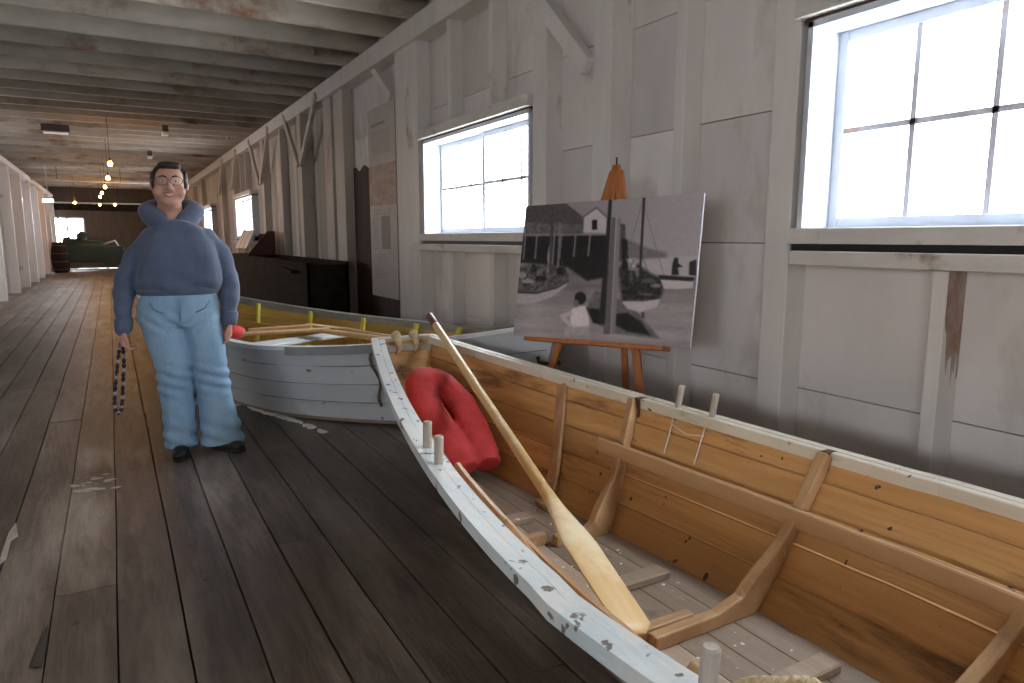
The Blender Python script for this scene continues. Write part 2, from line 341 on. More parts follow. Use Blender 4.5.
# windows
def window(i, y0, y1, X=XS, side=1, simple=False, bars=True):
    r = empty('window_%d' % i, (X, (y0 + y1) / 2, WZ0)); struct(r, None)
    def add(nm, mb, m, bevel=.003, par=r):
        mb.v = [(X + side * (p[0] - XS), p[1], p[2]) for p in mb.v]
        mb.v = [(p[0] - X, p[1] - (y0 + y1) / 2, p[2] - WZ0) for p in mb.v]
        return struct(mb.build(nm, m, par, bevel=bevel))
    fr = MB(); xi = 2.64
    fr.box((xi, y0, WZ0), (XS + .08, y0 + .03, WZ1)); fr.box((xi, y1 - .03, WZ0), (XS + .08, y1, WZ1))
    fr.box((xi, y0, WZ1 - .03), (XS + .08, y1, WZ1)); fr.box((xi, y0, WZ0), (XS + .08, y1, WZ0 + .055))
    f = add('window_frame', fr, M['white'])
    cs = MB()
    for k, (ya, yb) in enumerate(((y0 + .03, (y0 + y1) / 2 + .025), ((y0 + y1) / 2 - .025, y1 - .03))):
        xa = XS + .005 + .03 * k; s = MB(); z0 = WZ0 + .055; z1 = WZ1 - .03; w = .045
        s.box((xa, ya, z0), (xa + .028, ya + w, z1)); s.box((xa, yb - w, z0), (xa + .028, yb, z1))
        s.box((xa, ya + w, z0), (xa + .028, yb - w, z0 + w)); s.box((xa, ya + w, z1 - w), (xa + .028, yb - w, z1))
        so = add('sash', s, M['white'])
        mu = MB(); iy0, iy1 = ya + w, yb - w; iz0, iz1 = z0 + w, z1 - w
        for q in (1, 2): yy = iy0 + (iy1 - iy0) * q / 3; mu.box((xa + .006, yy - .011, iz0), (xa + .022, yy + .011, iz1))
        zz = (iz0 + iz1) / 2; mu.box((xa + .006, iy0, zz - .012), (xa + .022, iy1, zz + .012))
        add('muntin', mu, M['muntin'], 0)
        p = MB(); p.add([(xa + .013, iy0, iz0), (xa + .013, iy1, iz0), (xa + .013, iy1, iz1), (xa + .013, iy0, iz1)], [(0, 1, 2, 3)]); add('pane', p, M['glass'], 0)
    sl = MB(); sl.box((2.56, y0 - .09, 1.135), (XS + .0, y1 + (.10 if i != 1 else -.035), 1.195)); add('sill', sl, M['sill'])
    ap = MB(); ap.box((2.60, y0 - .02, 1.225), (2.66, y1 + .02, 1.292)); add('window_apron', ap, M['sill'])
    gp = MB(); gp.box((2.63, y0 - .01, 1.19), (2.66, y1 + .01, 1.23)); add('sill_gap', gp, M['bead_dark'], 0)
    hd = MB(); hd.box((2.60, y0 - .03, WZ1 + .012), (XS, y1 + .04, WZ1 + .095)); add('window_head', hd, M['sill'])
    hs = MB(); hs.box((2.645, y0 - .01, WZ1 - .005), (XS, y1 + .02, WZ1 + .014)); add('head_shadow', hs, M['iron'], 0)  # dark strip paints in the shadow line under the window head
    return r
for i, (a, b_) in enumerate(wins): window(i + 1, a, b_)

# left side: outer wall with windows (out of frame) and the white partition seen far down the hall
XL = -4.6
lw = [(-5.4, -3.2), (-2.6, -.4), (13.4, 15.6)]
b = MB()
for (p, q, r, s) in sub_rect(YB, YE, 0, 3.62, lw): b.box((XL - .08, p, r), (XL, q, s), tint=.5)
struct(b.build('wall_left', M['wall']))
for i, (a, c_) in enumerate(lw): window(len(wins) + i + 1, a, c_, X=XL, side=-1)
b = MB(); b.box((XL - .08, YB - .08, 0), (XS + .06, YB, 3.62)); struct(b.build('wall_back', M['wall']))
# far end wall with a window
b = MB(); ex0, ex1, ez0, ez1 = -2.12, -.86, 1.03, 2.1
for (p, q, r, s) in ((XL, ex0, 0, 3.62), (ex1, XS, 0, 3.62), (ex0, ex1, 0, ez0), (ex0, ex1, ez1, 3.62)): b.box((p, YE, r), (q, YE + .08, s), tint=.1)
struct(b.build('wall_end', M['end_wall']))
r = empty('window_20', ((ex0 + ex1) / 2, YE, ez0)); struct(r)
s = MB(); cx = (ex0 + ex1) / 2; hw = (ex1 - ex0) / 2; H = ez1 - ez0
for x in (-hw + .03, -hw + .34, hw - .62, hw - .03): s.box((x - .035, .0, 0), (x + .035, .06, H))
s.box((-hw, 0, 0), (hw, .06, .06)); s.box((-hw, 0, H - .06), (hw, .06, H)); s.box((-hw, .01, H / 2 - .02), (hw, .05, H / 2 + .02))
for x in (-hw + .2, -hw + .48, hw - .33): s.box((x - .012, .015, 0), (x + .012, .04, H))
struct(s.build('window_frame', M['white'], r)); p = MB(); p.add([(-hw, .03, 0), (hw, .03, 0), (hw, .03, H), (-hw, .03, H)], [(0, 1, 2, 3)]); struct(p.build('pane', M['glass'], r))
# dark header at the far end, dropped ceiling there
b = MB(); b.box((-2.0, YE - .5, 2.36), (XW, YE - .3, 2.62)); trim(b, M['bench'], 'dark header beam at the far end of the hall')
# partition posts on the left
for k in range(8):
    y0 = 16.9 + k * 2.35
    b = MB(); b.box((-2.06, y0, 0), (-1.86, y0 + .16, 2.84)); trim(b, M['stud'])
    b = MB(); 
    for q in range(6):
        ya = y0 + .18 + q * .36; b.box((-2.12, ya, 0), (-2.08, ya + .35, 2.84))
    struct(b.build('wall_partition_%d' % (k + 1), M['wall']))
b = MB(); b.box((-2.14, 16.0, 2.845), (-1.84, 33.4, 2.96)); trim(b, M['stud'], 'white beam along the top of the left partition')
b = MB(); b.box((-2.14, 15.6, 0), (-1.93, 15.76, 2.84)); trim(b, M['stud'])

# floor boards
fb = MB(); x = XL; edges = [XL]
base = [-.263, -.074, .116, .309]
xs = [(-.263 + .192 * k) for k in range(-23, 17)]
xs = [XL] + [v for v in xs if v > XL + .08 and v < XS - .05] + [XS]
for i, (a, b_) in enumerate(zip(xs[:-1], xs[1:])):
    y = YB - random.random() * 3
    while y < YE:
        L = 3.2 + random.random() * 2.6; y2 = min(YE, y + L); t = random.random()
        gg = .0022 + random.random() * .0028; dz = random.random() * .003
        ya, yb = max(YB, y) + .002, y2 - .002
        if yb > ya:
            # slightly wandering edges
            n = max(2, int((yb - ya) / .5)); vs = []
            for k in range(n + 1):
                yy = ya + (yb - ya) * k / n
                wa = .0018 * math.sin(yy * 3.1 + i * 1.7); wc = .0018 * math.sin(yy * 3.1 + (i + 1) * 1.7)
                vs += [(a + gg + wa, yy, 0 - dz), (b_ - gg + wc, yy, 0 - dz), (b_ - gg + wc, yy, -.035), (a + gg + wa, yy, -.035)]
            fs = [(0, 1, 2, 3)] + [(4 * n + 3, 4 * n + 2, 4 * n + 1, 4 * n)]
            for k in range(n):
                o = 4 * k
                for j in range(4): fs.append((o + j, o + (j + 1) % 4, o + 4 + (j + 1) % 4, o + 4 + j))
            fb.add(vs, fs, 0, t)
        y = y2
fb.box((XL, YB, -.08), (XS + .06, YE, -.04), 1)
struct(fb.build('floor', [M['floor'], M['seam']]), 'worn wide grey brown plank floor')
b = MB(); b.prism([(-.298, 2.325), (-.270, 2.58), (-.262, 2.42), (-.268, 2.31)], 2, .0004, .002)
struct(b.build('floor_hole', M['seam']), 'black wedge shaped gap where a plank has split')

b = MB(); b.prism([(-.468, 3.16), (-.47, 3.5), (-.455, 3.62), (-.43, 3.44), (-.452, 3.40), (-.446, 3.2)], 2, .0004, .003)
struct(b.build('floor_splinter', M['grey_wood']), 'pale splintered edge of a floor plank')
b = MB()
for k in range(26):
    x = random.uniform(-.26, -.07); y = random.uniform(3.9, 4.16); r_ = random.uniform(.012, .04)
    b.prism([(x + r_ * random.uniform(.5, 1) * math.cos(a), y + r_ * .6 * random.uniform(.5, 1) * math.sin(a)) for a in (0, .9, 1.8, 2.7, 3.6, 4.5, 5.4)], 2, .0003, .0012 + k * .00003)
struct(b.build('floor_patch', M['poster']), 'pale scuffed patch across one floor plank')
# ceiling deck and joists
b = MB(); x = XL
while x < XS:
    w = .2; y = YB
    while y < YE:
        y2 = min(YE, y + 3 + random.random() * 2); b.box((x + .003, y + .002, 3.565), (min(XS, x + w) - .003, y2 - .002, 3.59)); y = y2
    x += w
b.box((XL, YB, 3.595), (XS + .06, YE, 3.64))
struct(b.build('ceiling', M['ceil']))
y = 6.44 - 17 * .7; k = 0
while y < YE - .2:
    b = MB(); b.box((XL, y, ZC), (XS, y + .055, 3.56)); trim(b, M['ceil'])
    y += .7
# blocking between joists seen near the wall
b = MB()
for yy, xx in ((8.6, 2.15), (10.7, 1.6), (16.4, 2.3), (19.2, 2.2)): b.beam((xx, yy - .32, 3.36), (xx + .22, yy + .3, 3.5), .05, .09)
trim(b, M['ceil'])

# ------------------------------------------------------------------ ceiling things
for i, (x, z, y) in enumerate(((.094, 2.51, 14), (.057, 2.49, 17), (-.014, 2.52, 20.5), (-.106, 2.56, 24), (-.19, 2.62, 27.5), (-.25, 2.50, 31))):
    z = z
    rt = empty('hanging_bulb', (x, y, z))
    tag(rt, ['bare glowing bulb nearest the camera, highest of the row', 'second glowing bulb down the hanging row', 'third glowing bulb down the hanging row',
             'fourth glowing bulb down the hanging row', 'fifth glowing bulb down the hanging row', 'last glowing bulb at the far end of the hanging row'][i], 'light bulb', 'bare bulbs hung in a row along the hall ceiling')
    m = MB(); m.sphere((0, 0, 0), (.034, .034, .042), 10); m.build('bulb', M['bulb'], rt)
    m = MB(); m.tube([(0, 0, .045), (0, 0, .10)], .018, 10); m.build('socket', M['box_dark'], rt)
    m = MB(); m.tube([(0, 0, .10), (0, 0, ZC - z + .0)], .004, 6); m.build('wire', M['box_dark'], rt)
for x, y, z, l in ((-.94, 28, 2.43, 'small dim bulb left of the hanging row'), (.235, 28, 2.39, 'small bulb right of the hanging row near the person')):
    rt = empty('ceiling_bulb', (x, y, z)); tag(rt, l, 'light bulb')
    m = MB(); m.sphere((0, 0, 0), .035, 8); m.build('bulb', M['bulb'], rt)
    m = MB(); m.tube([(0, 0, .03), (0, 0, ZC - z)], .006, 6); m.build('wire', M['box_dark'], rt)
rt = empty('tube_lamp', (-1.45, 23.965, 2.3)); tag(rt, 'cool white lamp at the top of the left partition', 'lamp')
m = MB(); m.tube([(-.12, 0, 0), (.12, 0, 0)], .035, 10); m.build('lamp_tube', M['tube'], rt)
m = MB(); m.box((-.14, -.04, .035), (.14, .04, .07)); m.box((-.01, -.01, .07), (.01, .01, ZC - 2.3)); m.box((-.14, -.03, -.04), (-.12, .03, .07)); m.box((.12, -.03, -.04), (.14, .03, .07)); m.build('lamp_housing', M['box_white'], rt)
for (y, z, l) in ((24.2, 2.90, 'nearer white pipe crossing the hall under the ceiling'), (32.5, 2.62, 'farther white pipe crossing the hall near its end')):
    rt = empty('ceiling_pipe', (0, y, z)); tag(rt, l, 'pipe')
    m = MB(); m.tube([(-1.84, 0, 0), (XW - .05, 0, -.0)], .03, 10); m.build('pipe', M['conduit'], rt)
    for x in (-1.2, .4, 1.9): m = MB(); m.box((x - .008, -.008, .02), (x + .008, .008, ZC - z)); m.build('pipe_hanger', M['box_dark'], rt)
rt = empty('ceiling_box', (-.72, 15.56, 3.18)); tag(rt, 'dark rectangular box with a pale underside fixed below the joists', 'box')
m = MB(); m.box((-.22, -.12, 0), (.22, .12, .12)); m.build('box_body', M['box_dark'], rt, bevel=.01)
m = MB(); m.box((-.20, -.11, -.03), (.20, .11, 0)); m.build('box_cover', M['box_white'], rt, bevel=.01)
for x, y, l in ((1.03, 14.6, 'small white fitting hanging under a joist above the person'), (.97, 19.0, 'tiny white fitting under a joist farther down the ceiling')):
    rt = empty('ceiling_fitting', (x, y, 3.12)); tag(rt, l, 'fitting')
    m = MB(); m.box((-.06, -.10, 0), (.05, .10, .06)); m.build('fitting_body', M['box_white'], rt, bevel=.01)
    m = MB(); m.box((-.05, -.06, .06), (.05, .06, .18)); m.build('mount', M['box_dark'], rt)

# ------------------------------------------------------------------ boats
def dory(root, L, half, sheer, bb, zb, r0, r1, ns, strakes, mats, th=.016, end1_foot=.1):
    """s=0 is a pointed stem, s=1 a tombstone transom.  mats: inner, outer, bottom."""
    def zbot(s): return zb + .05 * abs(2 * s - 1) ** 2.5
    def P(s, sg, v, off=0):
        ht = half(s); hb = min(bb(s), ht * .98)
        yb = r0 + s * (L - r0 - r1); y = yb + (s * L - yb) * v
        x = hb + (ht - hb) * (v ** .88); z = zbot(s) + (sheer(s) - zbot(s)) * v
        x = max(.006, x - off)
        return V((sg * x, y, z))
    S = [i / ns for i in range(ns + 1)]
    for sg in (-1, 1):
        m = MB()
        cuts = [i / strakes for i in range(strakes + 1)]
        for a, b in zip(cuts[:-1], cuts[1:]):
            t = random.uniform(.4, .6); ti = [.30, .72, .42, .62, .8][int(a * strakes + .5) % 5] + random.uniform(-.06, .06); lap = .013; v1 = min(1, b + .012)
            outer, inner = [], []
            for s in S:
                rw = []
                for (v, o) in ((a, -lap + .000), (v1, -.000), (v1, th), (a + .002, th - lap)):
                    p = P(s, sg, v, o); rw.append(p)
                outer.append(rw)
            vs = [p for r_ in outer for p in r_]; n = len(S)
            fo, fi = [], []
            for i in range(n - 1):
                o = 4 * i
                fo += [(o, o + 1, o + 5, o + 4), (o + 3, o, o + 4, o + 7)]; fi += [(o + 2, o + 3, o + 7, o + 6), (o + 1, o + 2, o + 6, o + 5)]
            k0 = len(m.v); m.add(vs, fo + [(0, 1, 2, 3), (4 * n - 1, 4 * n - 2, 4 * n - 3, 4 * n - 4)], 1, t, False)
            m.v = m.v[:]; o2 = k0
            for f in fi: m.f.append([q + o2 for q in f]); m.t.append(ti); m.m.append(0); m.sm.append(False)
        for b in cuts[1:-1]:                      # dark open seams between the planks
            for off, hgt in ((-.0145, .0055), (th + .0012, .0045)):
                rings = []
                for i, s in enumerate(S):
                    hh_ = hgt * (.55 + .9 * noise.noise(V((s * 30, b * 9, off * 100)))) + .0008
                    v2 = b + (.010 if off > 0 else -.0)
                    p = P(s, sg, v2, off); q = V((p.x, p.y, p.z - max(.0008, hh_))); rings.append([p, q])
                m.loft(rings, 2, .5, False, cap=False, closed=False)
        m.build('side_planking', [mats[0], mats[1], M['seam_line']], root)
    # bottom
    m = MB(); nb = 5
    for j in range(nb):
        a = -1 + 2 * j / nb; b = -1 + 2 * (j + 1) / nb; rings = []
        for s in S:
            hb = max(.01, min(bb(s), half(s) * .98)); y = r0 + s * (L - r0 - r1); z = zbot(s)
            gg = .002
            rings.append([V((a * hb + gg, y, z)), V((b * hb - gg, y, z)), V((b * hb - gg, y, z - .02)), V((a * hb + gg, y, z - .02))])
        m.loft(rings, 0, random.random(), False)
    m.loft([[V((-max(.01, bb(s)), r0 + s * (L - r0 - r1), zbot(s) - .021)), V((max(.01, bb(s)), r0 + s * (L - r0 - r1), zbot(s) - .021)),
             V((max(.01, bb(s)), r0 + s * (L - r0 - r1), zbot(s) - .026)), V((-max(.01, bb(s)), r0 + s * (L - r0 - r1), zbot(s) - .026))] for s in S], 0, .2, False)
    m.build('bottom_boards', mats[2], root)
    # transom
    m = MB(); hb = bb(1); ht = half(1); n = 8
    pr = []
    for k in range(n + 1):
        v = k / n; p = P(1, 1, v); pr.append(p)
    ring1 = [V((p.x - .004, p.y - .005, p.z)) for p in pr] + [V((-p.x + .004, p.y - .005, p.z)) for p in reversed(pr)]
    ring2 = [q + V((0, -.03, 0)) for q in ring1]
    m.loft([ring1, ring2], 0, .6, False); m.build('transom', [mats[0]], root, bevel=.003)
    # stem post
    m = MB(); m.loft([[V((-.025, P(0, 1, v).y - .03, P(0, 1, v).z)), V((.025, P(0, 1, v).y - .03, P(0, 1, v).z)), V((.03, P(0, 1, v).y + .06, P(0, 1, v).z)), V((-.03, P(0, 1, v).y + .06, P(0, 1, v).z))] for v in [k / 8 for k in range(9)]], 0, .5, False)
    m.build('stem_post', mats[1], root)
    return P, zbot

def rail(root, P, sg, mt, w=.07, h=.036, n=60, s0=0, s1=1, split=.55, dz=.008, name='gunwale'):
    m = MB()
    for (a, b, zt) in ((-.028, -.028 + w * split, 0), (-.028 + w * split + .002, -.028 + w, -.002)):
        rings = []
        for i in range(n + 1):
            s = s0 + (s1 - s0) * i / n; p = P(s, sg, 1); top = p.z + zt + dz
            xa, xb = abs(p.x) - a, max(.004, abs(p.x) - b)
            rings.append([V((sg * xa, p.y, top)), V((sg * xb, p.y, top)), V((sg * xb, p.y, top - h)), V((sg * xa, p.y, top - h))])
        m.loft(rings, 0, random.random(), False)
    return m.build(name, mt, root, bevel=.004)

def knee(root, P, zbot, s, sg, xin, mt, wy=.04, d0=.045, throat=.055, top=.97, slant=0.0, name='boat_frame'):
    """Grown frame: foot along the bottom, curved throat, arm up the side to under the rail."""
    out, inn = [], []
    zb = zbot(s)
    pc = P(s, sg, 0, .018); cx = abs(pc.x); yb = pc.y
    out.append((xin, yb, zb)); inn.append((xin, yb, zb + d0))
    out.append((cx * .6 + xin * .4, yb, zb)); inn.append((cx * .6 + xin * .4, yb, zb + d0 * 1.05))
    out.append((cx - .02, yb, zb)); 
    N = 20
    for k in range(N + 1):
        v = k / N * top; p = P(s, sg, v, .02); y = yb + (p.y - yb) + slant * v
        out.append((abs(p.x), y, p.z))
    # inner outline offset from the side with a rounded throat
    for k in range(N + 1):
        v = k / N * top; p = P(s, sg, v, .02); q = P(s, sg, min(1, v + .05), .02)
        d = (q - p); nx, nz = -d.z, sg * d.x; l = math.hypot(nx, nz) or 1
        dd = d0 + throat * math.exp(-((v - .04) / .26) ** 2)
        y = yb + (p.y - yb) + slant * v
        inn.append((abs(p.x) + nx / l * dd, y, p.z + nz / l * dd * (1 if v > .03 else 1)))
    m = MB()
    n = min(len(out) - 1, len(inn)); o2 = out[:2] + out[3:]
    rings = []
    for a, b in zip(o2, inn):
        a = list(a); b = list(b); b[2] = max(b[2], zb + d0 * .95)
        rings.append([V((sg * a[0], a[1] - wy / 2, a[2])), V((sg * b[0], b[1] - wy / 2, b[2])), V((sg * b[0], b[1] + wy / 2, b[2])), V((sg * a[0], a[1] + wy / 2, a[2]))])
    m.loft(rings, 0, .5, False)
    return m.build(name, mt, root, bevel=.006, seg=2)

# ---- near boat
L1 = 5.46
boat1 = empty('rowing_boat', (1.46, -1.63, 0))
tag(boat1, 'near open wooden boat with ochre inside planking and chipped pale blue rail', 'boat')
def half1(s):
    u = s * L1 - 2.78
    return .705 - .126 * abs(u) ** 1.476 if u > 0 else .705 * (1 - (min(1, -u / 2.80)) ** 1.9) + .012
def sheer1(s):
    u = abs(s * L1 - 2.78); return .505 + .0319 * u ** 1.667
def bb1(s):
    u = (s - .509) * 2; return max(.035, .30 * (1 - abs(u) ** 2.1)) if s > .5 else max(.02, .30 * (1 - abs(u) ** 2.1))
P1, zb1 = dory(boat1, L1, half1, sheer1, bb1, .034, .35, .30, 64, 5, (M['ochre'], M['hull_cream'], M['boat_bottom']))
rail(boat1, P1, -1, M['rail_blue'], w=.078); rail(boat1, P1, 1, M['rail_cream'], w=.068, h=.045)
def sY(y): return (y + 1.63) / L1        # world Y -> station at the gunwale
def sYb(y): return (y + 1.63 - .35) / (L1 - .65)
for (yy, sl, xi1, xi2) in ((2.16, .06, -.02, .04), (1.44, .0, -.15, -.05), (.80, .0, .0, .0), (-.1, 0, -.1, -.1)):
    knee(boat1, P1, zb1, sYb(yy), 1, xi1, M['frame'], slant=sl)
    knee(boat1, P1, zb1, sYb(yy) + .0095, -1, xi2, M['frame'], slant=sl)
for sg in (-1, 1):
    knee(boat1, P1, zb1, sYb(2.52), sg, .13, M['frame'], wy=.07, d0=.022, throat=.0, slant=.10)
# bottom cleats
for yy, xa, xb in ((1.77, -.05, .20), (1.12, -.02, .24), (2.42, -.14, .02), (.45, -.2, .2)):
    m = MB(); z = zb1(sYb(yy)); m.box((xa, yy + 1.63 - .035, z), (xb, yy + 1.63 + .035, z + .03)); m.build('bottom_cleat', M['boat_bottom'], boat1, bevel=.005)
# risers
for sg in (-1, 1):
    m = MB(); rings = []
    for i in range(33):
        y = 2.42 - i / 32 * 3.6; s = sY(y)
        v = .60
        p = P1(s, sg, v, .066); top = p.z + .032
        rings.append([V((p.x, p.y, top)), V((p.x - sg * .024, p.y, top)), V((p.x - sg * .016, p.y, top - .068)), V((p.x + sg * .008, p.y, top - .068))])
    m.loft(rings, 0, .5, False); m.build('seat_riser', M['riser'], boat1, bevel=.005)
# iron straps over the two middle frames
for yy in (2.30, 1.46):
    for sg in (1,):
        m = MB(); p = P1(sY(yy), sg, 1)
        m.box((p.x + .0, p.y - .017, p.z + .002), (p.x - .045, p.y + .017, p.z + .007)); m.box((p.x - .042, p.y - .017, p.z - .10), (p.x - .049, p.y + .017, p.z + .007))
        m.beam((p.x - .046, p.y, p.z - .09), (p.x - .078, p.y, p.z - .14), .034, .006, up=(1, 0, 0)); m.build('iron_strap', M['iron'], boat1, bevel=.002)
# thole pins
pins = [(1, 2.12, .012), (1, 1.955, .012), (-1, 2.12, 0), (-1, 1.965, 0), (-1, .72, 0), (1, .78, 0), (-1, .56, 0), (1, .62, 0)]
for sg, yy, tl in pins:
    p = P1(sY(yy), sg, 1); m = MB(); x = p.x - sg * .012
    r = .0135 if sg > 0 else .0155
    m.tube([(x - .01 * sg, p.y, p.z - .07), (x, p.y, p.z + .0), (x + tl, p.y - .004, p.z + .08), (x + tl * 1.2, p.y - .005, p.z + .096), (x + tl * 1.2, p.y - .005, p.z + .1)], [r * .9, r * .95, r, r, r * .8], 20, smooth=False)
    m.build('thole_pin', M['grey_wood'], boat1)
# white lashing cords under the far pins
m = MB(); cs = []
for yy in (2.115, 1.96):
    p = P1(sY(yy), 1, .93, .02); q = P1(sY(yy), 1, .66, .02); cs.append(p)
    m.tube([p + V((-.006, 0, 0)), q + V((-.008, -.01, 0))], .003, 6)
a, b_ = cs; m.tube([a + V((-.01, 0, -.03)), (a + b_) / 2 + V((-.014, 0, -.05)), b_ + V((-.01, 0, -.035))], .003, 6)
m.build('lashing_cord', M['cord'], boat1)
# transom beckets, cap and block
pt = P1(1, 1, 1)
m = MB(); m.box((-.15, pt.y - .085, pt.z - .075), (.15, pt.y - .037, pt.z - .035)); m.build('transom_block', M['grey_wood'], boat1, bevel=.006)
m = MB(); m.box((-.165, pt.y - .045, pt.z - .02), (.165, pt.y + .012, pt.z + .008)); m.build('transom_cap', M['rail_cream'], boat1, bevel=.006)
for x in (-.06, .05):
    m = MB(); n = 26
    pts = [V((x + .006 * math.sin(k), pt.y - .045 + .045 * math.cos(2 * PI * k / n), pt.z - .03 + .055 * math.sin(2 * PI * k / n))) for k in range(n + 1)]
    m.tube(pts, .017, 10); m.sphere((x, pt.y - .05, pt.z + .02), (.027, .025, .028), 8); m.sphere((x + .01, pt.y - .06, pt.z - .02), (.02, .02, .02), 8); m.build('rope_becket', M['rope'], boat1)
# flakes of paint on the bottom
m = MB()
for k in range(90):
    yy = random.uniform(.6, 2.5); s = sYb(yy); x = random.uniform(-.24, .25) * min(1, bb1(s) / .3); z = zb1(s) + .001; r_ = random.uniform(.003, .010)
    yl = yy + 1.63
    m.add([(x + r_ * math.cos(a) * random.uniform(.5, 1), yl + r_ * math.sin(a) * random.uniform(.5, 1), z + .001) for a in (0, 1.2, 2.4, 3.7, 5)] + [(x, yl, z + .003)], [(0, 1, 5), (1, 2, 5), (2, 3, 5), (3, 4, 5), (4, 0, 5)], 0)
tag(m.build('paint_flakes', M['flake'], boat1), kind='stuff')

# rope beside the near pin
def twisted(name, path, R, mt, parent=None, pitch=.05):
    pts = [V(p) for p in path]; dense = []
    for i in range(len(pts) - 1):
        p0 = pts[max(0, i - 1)]; p1 = pts[i]; p2 = pts[i + 1]; p3 = pts[min(len(pts) - 1, i + 2)]
        for k in range(14):
            t = k / 14; dense.append(.5 * ((2 * p1) + (p2 - p0) * t + (2 * p0 - 5 * p1 + 4 * p2 - p3) * t * t + (3 * p1 - p0 - 3 * p2 + p3) * t ** 3))
    dense.append(pts[-1]); m = MB()
    for ph in range(3):
        acc = 0; q = []
        for i, p in enumerate(dense):
            d = (dense[min(i + 1, len(dense) - 1)] - dense[max(0, i - 1)]).normalized(); a = d.cross(V((0, 0, 1)))
            a = a.normalized() if a.length > .01 else V((1, 0, 0)); b = a.cross(d)
            if i: acc += (p - dense[i - 1]).length
            an = acc / pitch * 2 * PI + ph * 2 * PI / 3; q.append(p + (a * math.cos(an) + b * math.sin(an)) * R * .5)
        m.tube(q, R * .56, 8)
    return m.build(name, mt, parent)
px, py, pz = 1.46 - half1(sY(.68)) + .03, .68, sheer1(sY(.68))
rp = twisted('mooring_rope', [(.88, .80, .36), (.86, .76, .46), (.86, .71, .52), (.89, .67, .535), (.94, .645, .53), (.99, .60, .48), (1.03, .52, .36), (1.10, .44, .20), (1.2, .34, .068), (1.36, .25, .066)], .011, M['rope'])
tag(rp, 'short tan twisted rope looped inside the near boat at the bottom edge', 'rope')

# ---- oar lying in the near boat
def oar_mesh(root, L, mt, grip=None, blade_l=.62, bw=.065, r=.021):
    m = MB(); m.tube([(0, 0, 0), (0, .12, 0), (0, .2, 0), (0, L - blade_l, 0), (0, L - blade_l + .12, 0)], [r * .8, r * .85, r, r, r * .9], 16); m.build('shaft', mt, root)
    m = MB(); rings = []; n = 16
    for i in range(19):
        t = i / 18; y = L - blade_l + blade_l * t
        w = r * .9 + (bw - r * .9) * min(1, (t / .42)) ** 1.3 if t < .42 else bw * (1 - .12 * ((t - .42) / .58)) 
        if t > .93: w *= math.sqrt(max(.05, 1 - ((t - .93) / .075) ** 2))
        h = r * .9 * (1 - t) ** 1.3 + .004
        rings.append([V((w * math.cos(2 * PI * k / n), y, h * math.sin(2 * PI * k / n))) for k in range(n)])
    m.loft(rings, 0, .5, True); m.build('blade', mt, root)
    if grip:
        m = MB(); m.tube([(0, -.02, 0), (0, -.015, 0), (0, .0, 0), (0, .14, 0), (0, .15, 0)], [r * .4, r * .8, r * 1.04, r * 1.06, r * 1.0], 16); lab(m.build('grip', grip, root), 'dark red painted grip')
def place(root, a, b, roll=0):
    a, b = V(a), V(b); y = (b - a).normalized(); x = y.cross(V((0, 0, 1))).normalized(); z = x.cross(y)
    R = Matrix((x, y, z)).transposed().to_4x4() @ Matrix.Rotation(roll, 4, 'Y'); root.matrix_world = Matrix.Translation(a) @ R
oar = empty('oar'); tag(oar, 'pale varnished oar with dark red grip leaning across the near boat', 'oar')
A, B = V((1.665, 3.90, .775)), V((1.232, 1.405, .128)); oar_mesh(oar, (B - A).length, M['oar'], M['grip'], blade_l=.74, bw=.074, r=.023)
place(oar, A, B, -.25)

# ---- red cushion life preserver
cu = MB()
pts = [(1.385, 2.84, .16), (1.36, 2.97, .26), (1.33, 3.15, .39), (1.345, 3.28, .48), (1.41, 3.36, .51), (1.49, 3.28, .46), (1.525, 3.14, .37), (1.525, 3.00, .26), (1.52, 2.87, .155)]
def catmull(pts, k=6):
    pts = [V(p) for p in pts]; o = []
    for i in range(len(pts) - 1):
        p0 = pts[max(0, i - 1)]; p1 = pts[i]; p2 = pts[i + 1]; p3 = pts[min(len(pts) - 1, i + 2)]
        for j in range(k):
            t = j / k; o.append(.5 * ((2 * p1) + (p2 - p0) * t + (2 * p0 - 5 * p1 + 4 * p2 - p3) * t * t + (3 * p1 - p0 - 3 * p2 + p3) * t ** 3))
    return o + [pts[-1]]
cp = catmull(pts); N_ = len(cp)
cu.tube(cp, [(.086 if i > 2 and i < N_ - 3 else .072, .060) for i in range(N_)], 14, upv=(0, -.6, .8))
jk = organic('life_cushion', cu, M['red'], None, .009, 5, .007, 9)
tag(jk, 'faded red horseshoe shaped padded float at the end of the near boat', 'life preserver')

# ---- far boat
L2 = 4.966
boat2 = empty('rowing_boat', (2.266, 3.426, 0), .395)
tag(boat2, 'white hulled boat behind the near one, with yellow ochre inside and dark far rail', 'boat')
M2 = .40
def half2(s):
    t = (s - M2) / (M2 if s < M2 else 1 - M2); return max(.012, .815 * (1 - (1 if s < M2 else .75) * abs(t) ** 1.598))
def sheer2(s):
    t = (s - M2) / (M2 if s < M2 else 1 - M2); return .533 + (.221 if s < M2 else .235) * t * t
def bb2(s):
    e = math.sin(PI * min(1, max(0, s * .93 + .03))) ** .5; return max(.012, half2(s) * .78 * e)
P2, zb2 = dory(boat2, L2, half2, sheer2, bb2, .03, .16, .2, 64, 4, (M['yellow_in'], M['hull_white'], M['boat_bottom']))
rail(boat2, P2, -1, M['hull_white'], w=.075, h=.03); rail(boat2, P2, 1, M['rail_grey'], w=.06, h=.06)
for s in (.25, .38, .51, .64, .77):
    for sg in (-1, 1): knee(boat2, P2, zb2, s, sg, .05, M['yellow'], wy=.045, d0=.03, throat=.03, slant=.05)
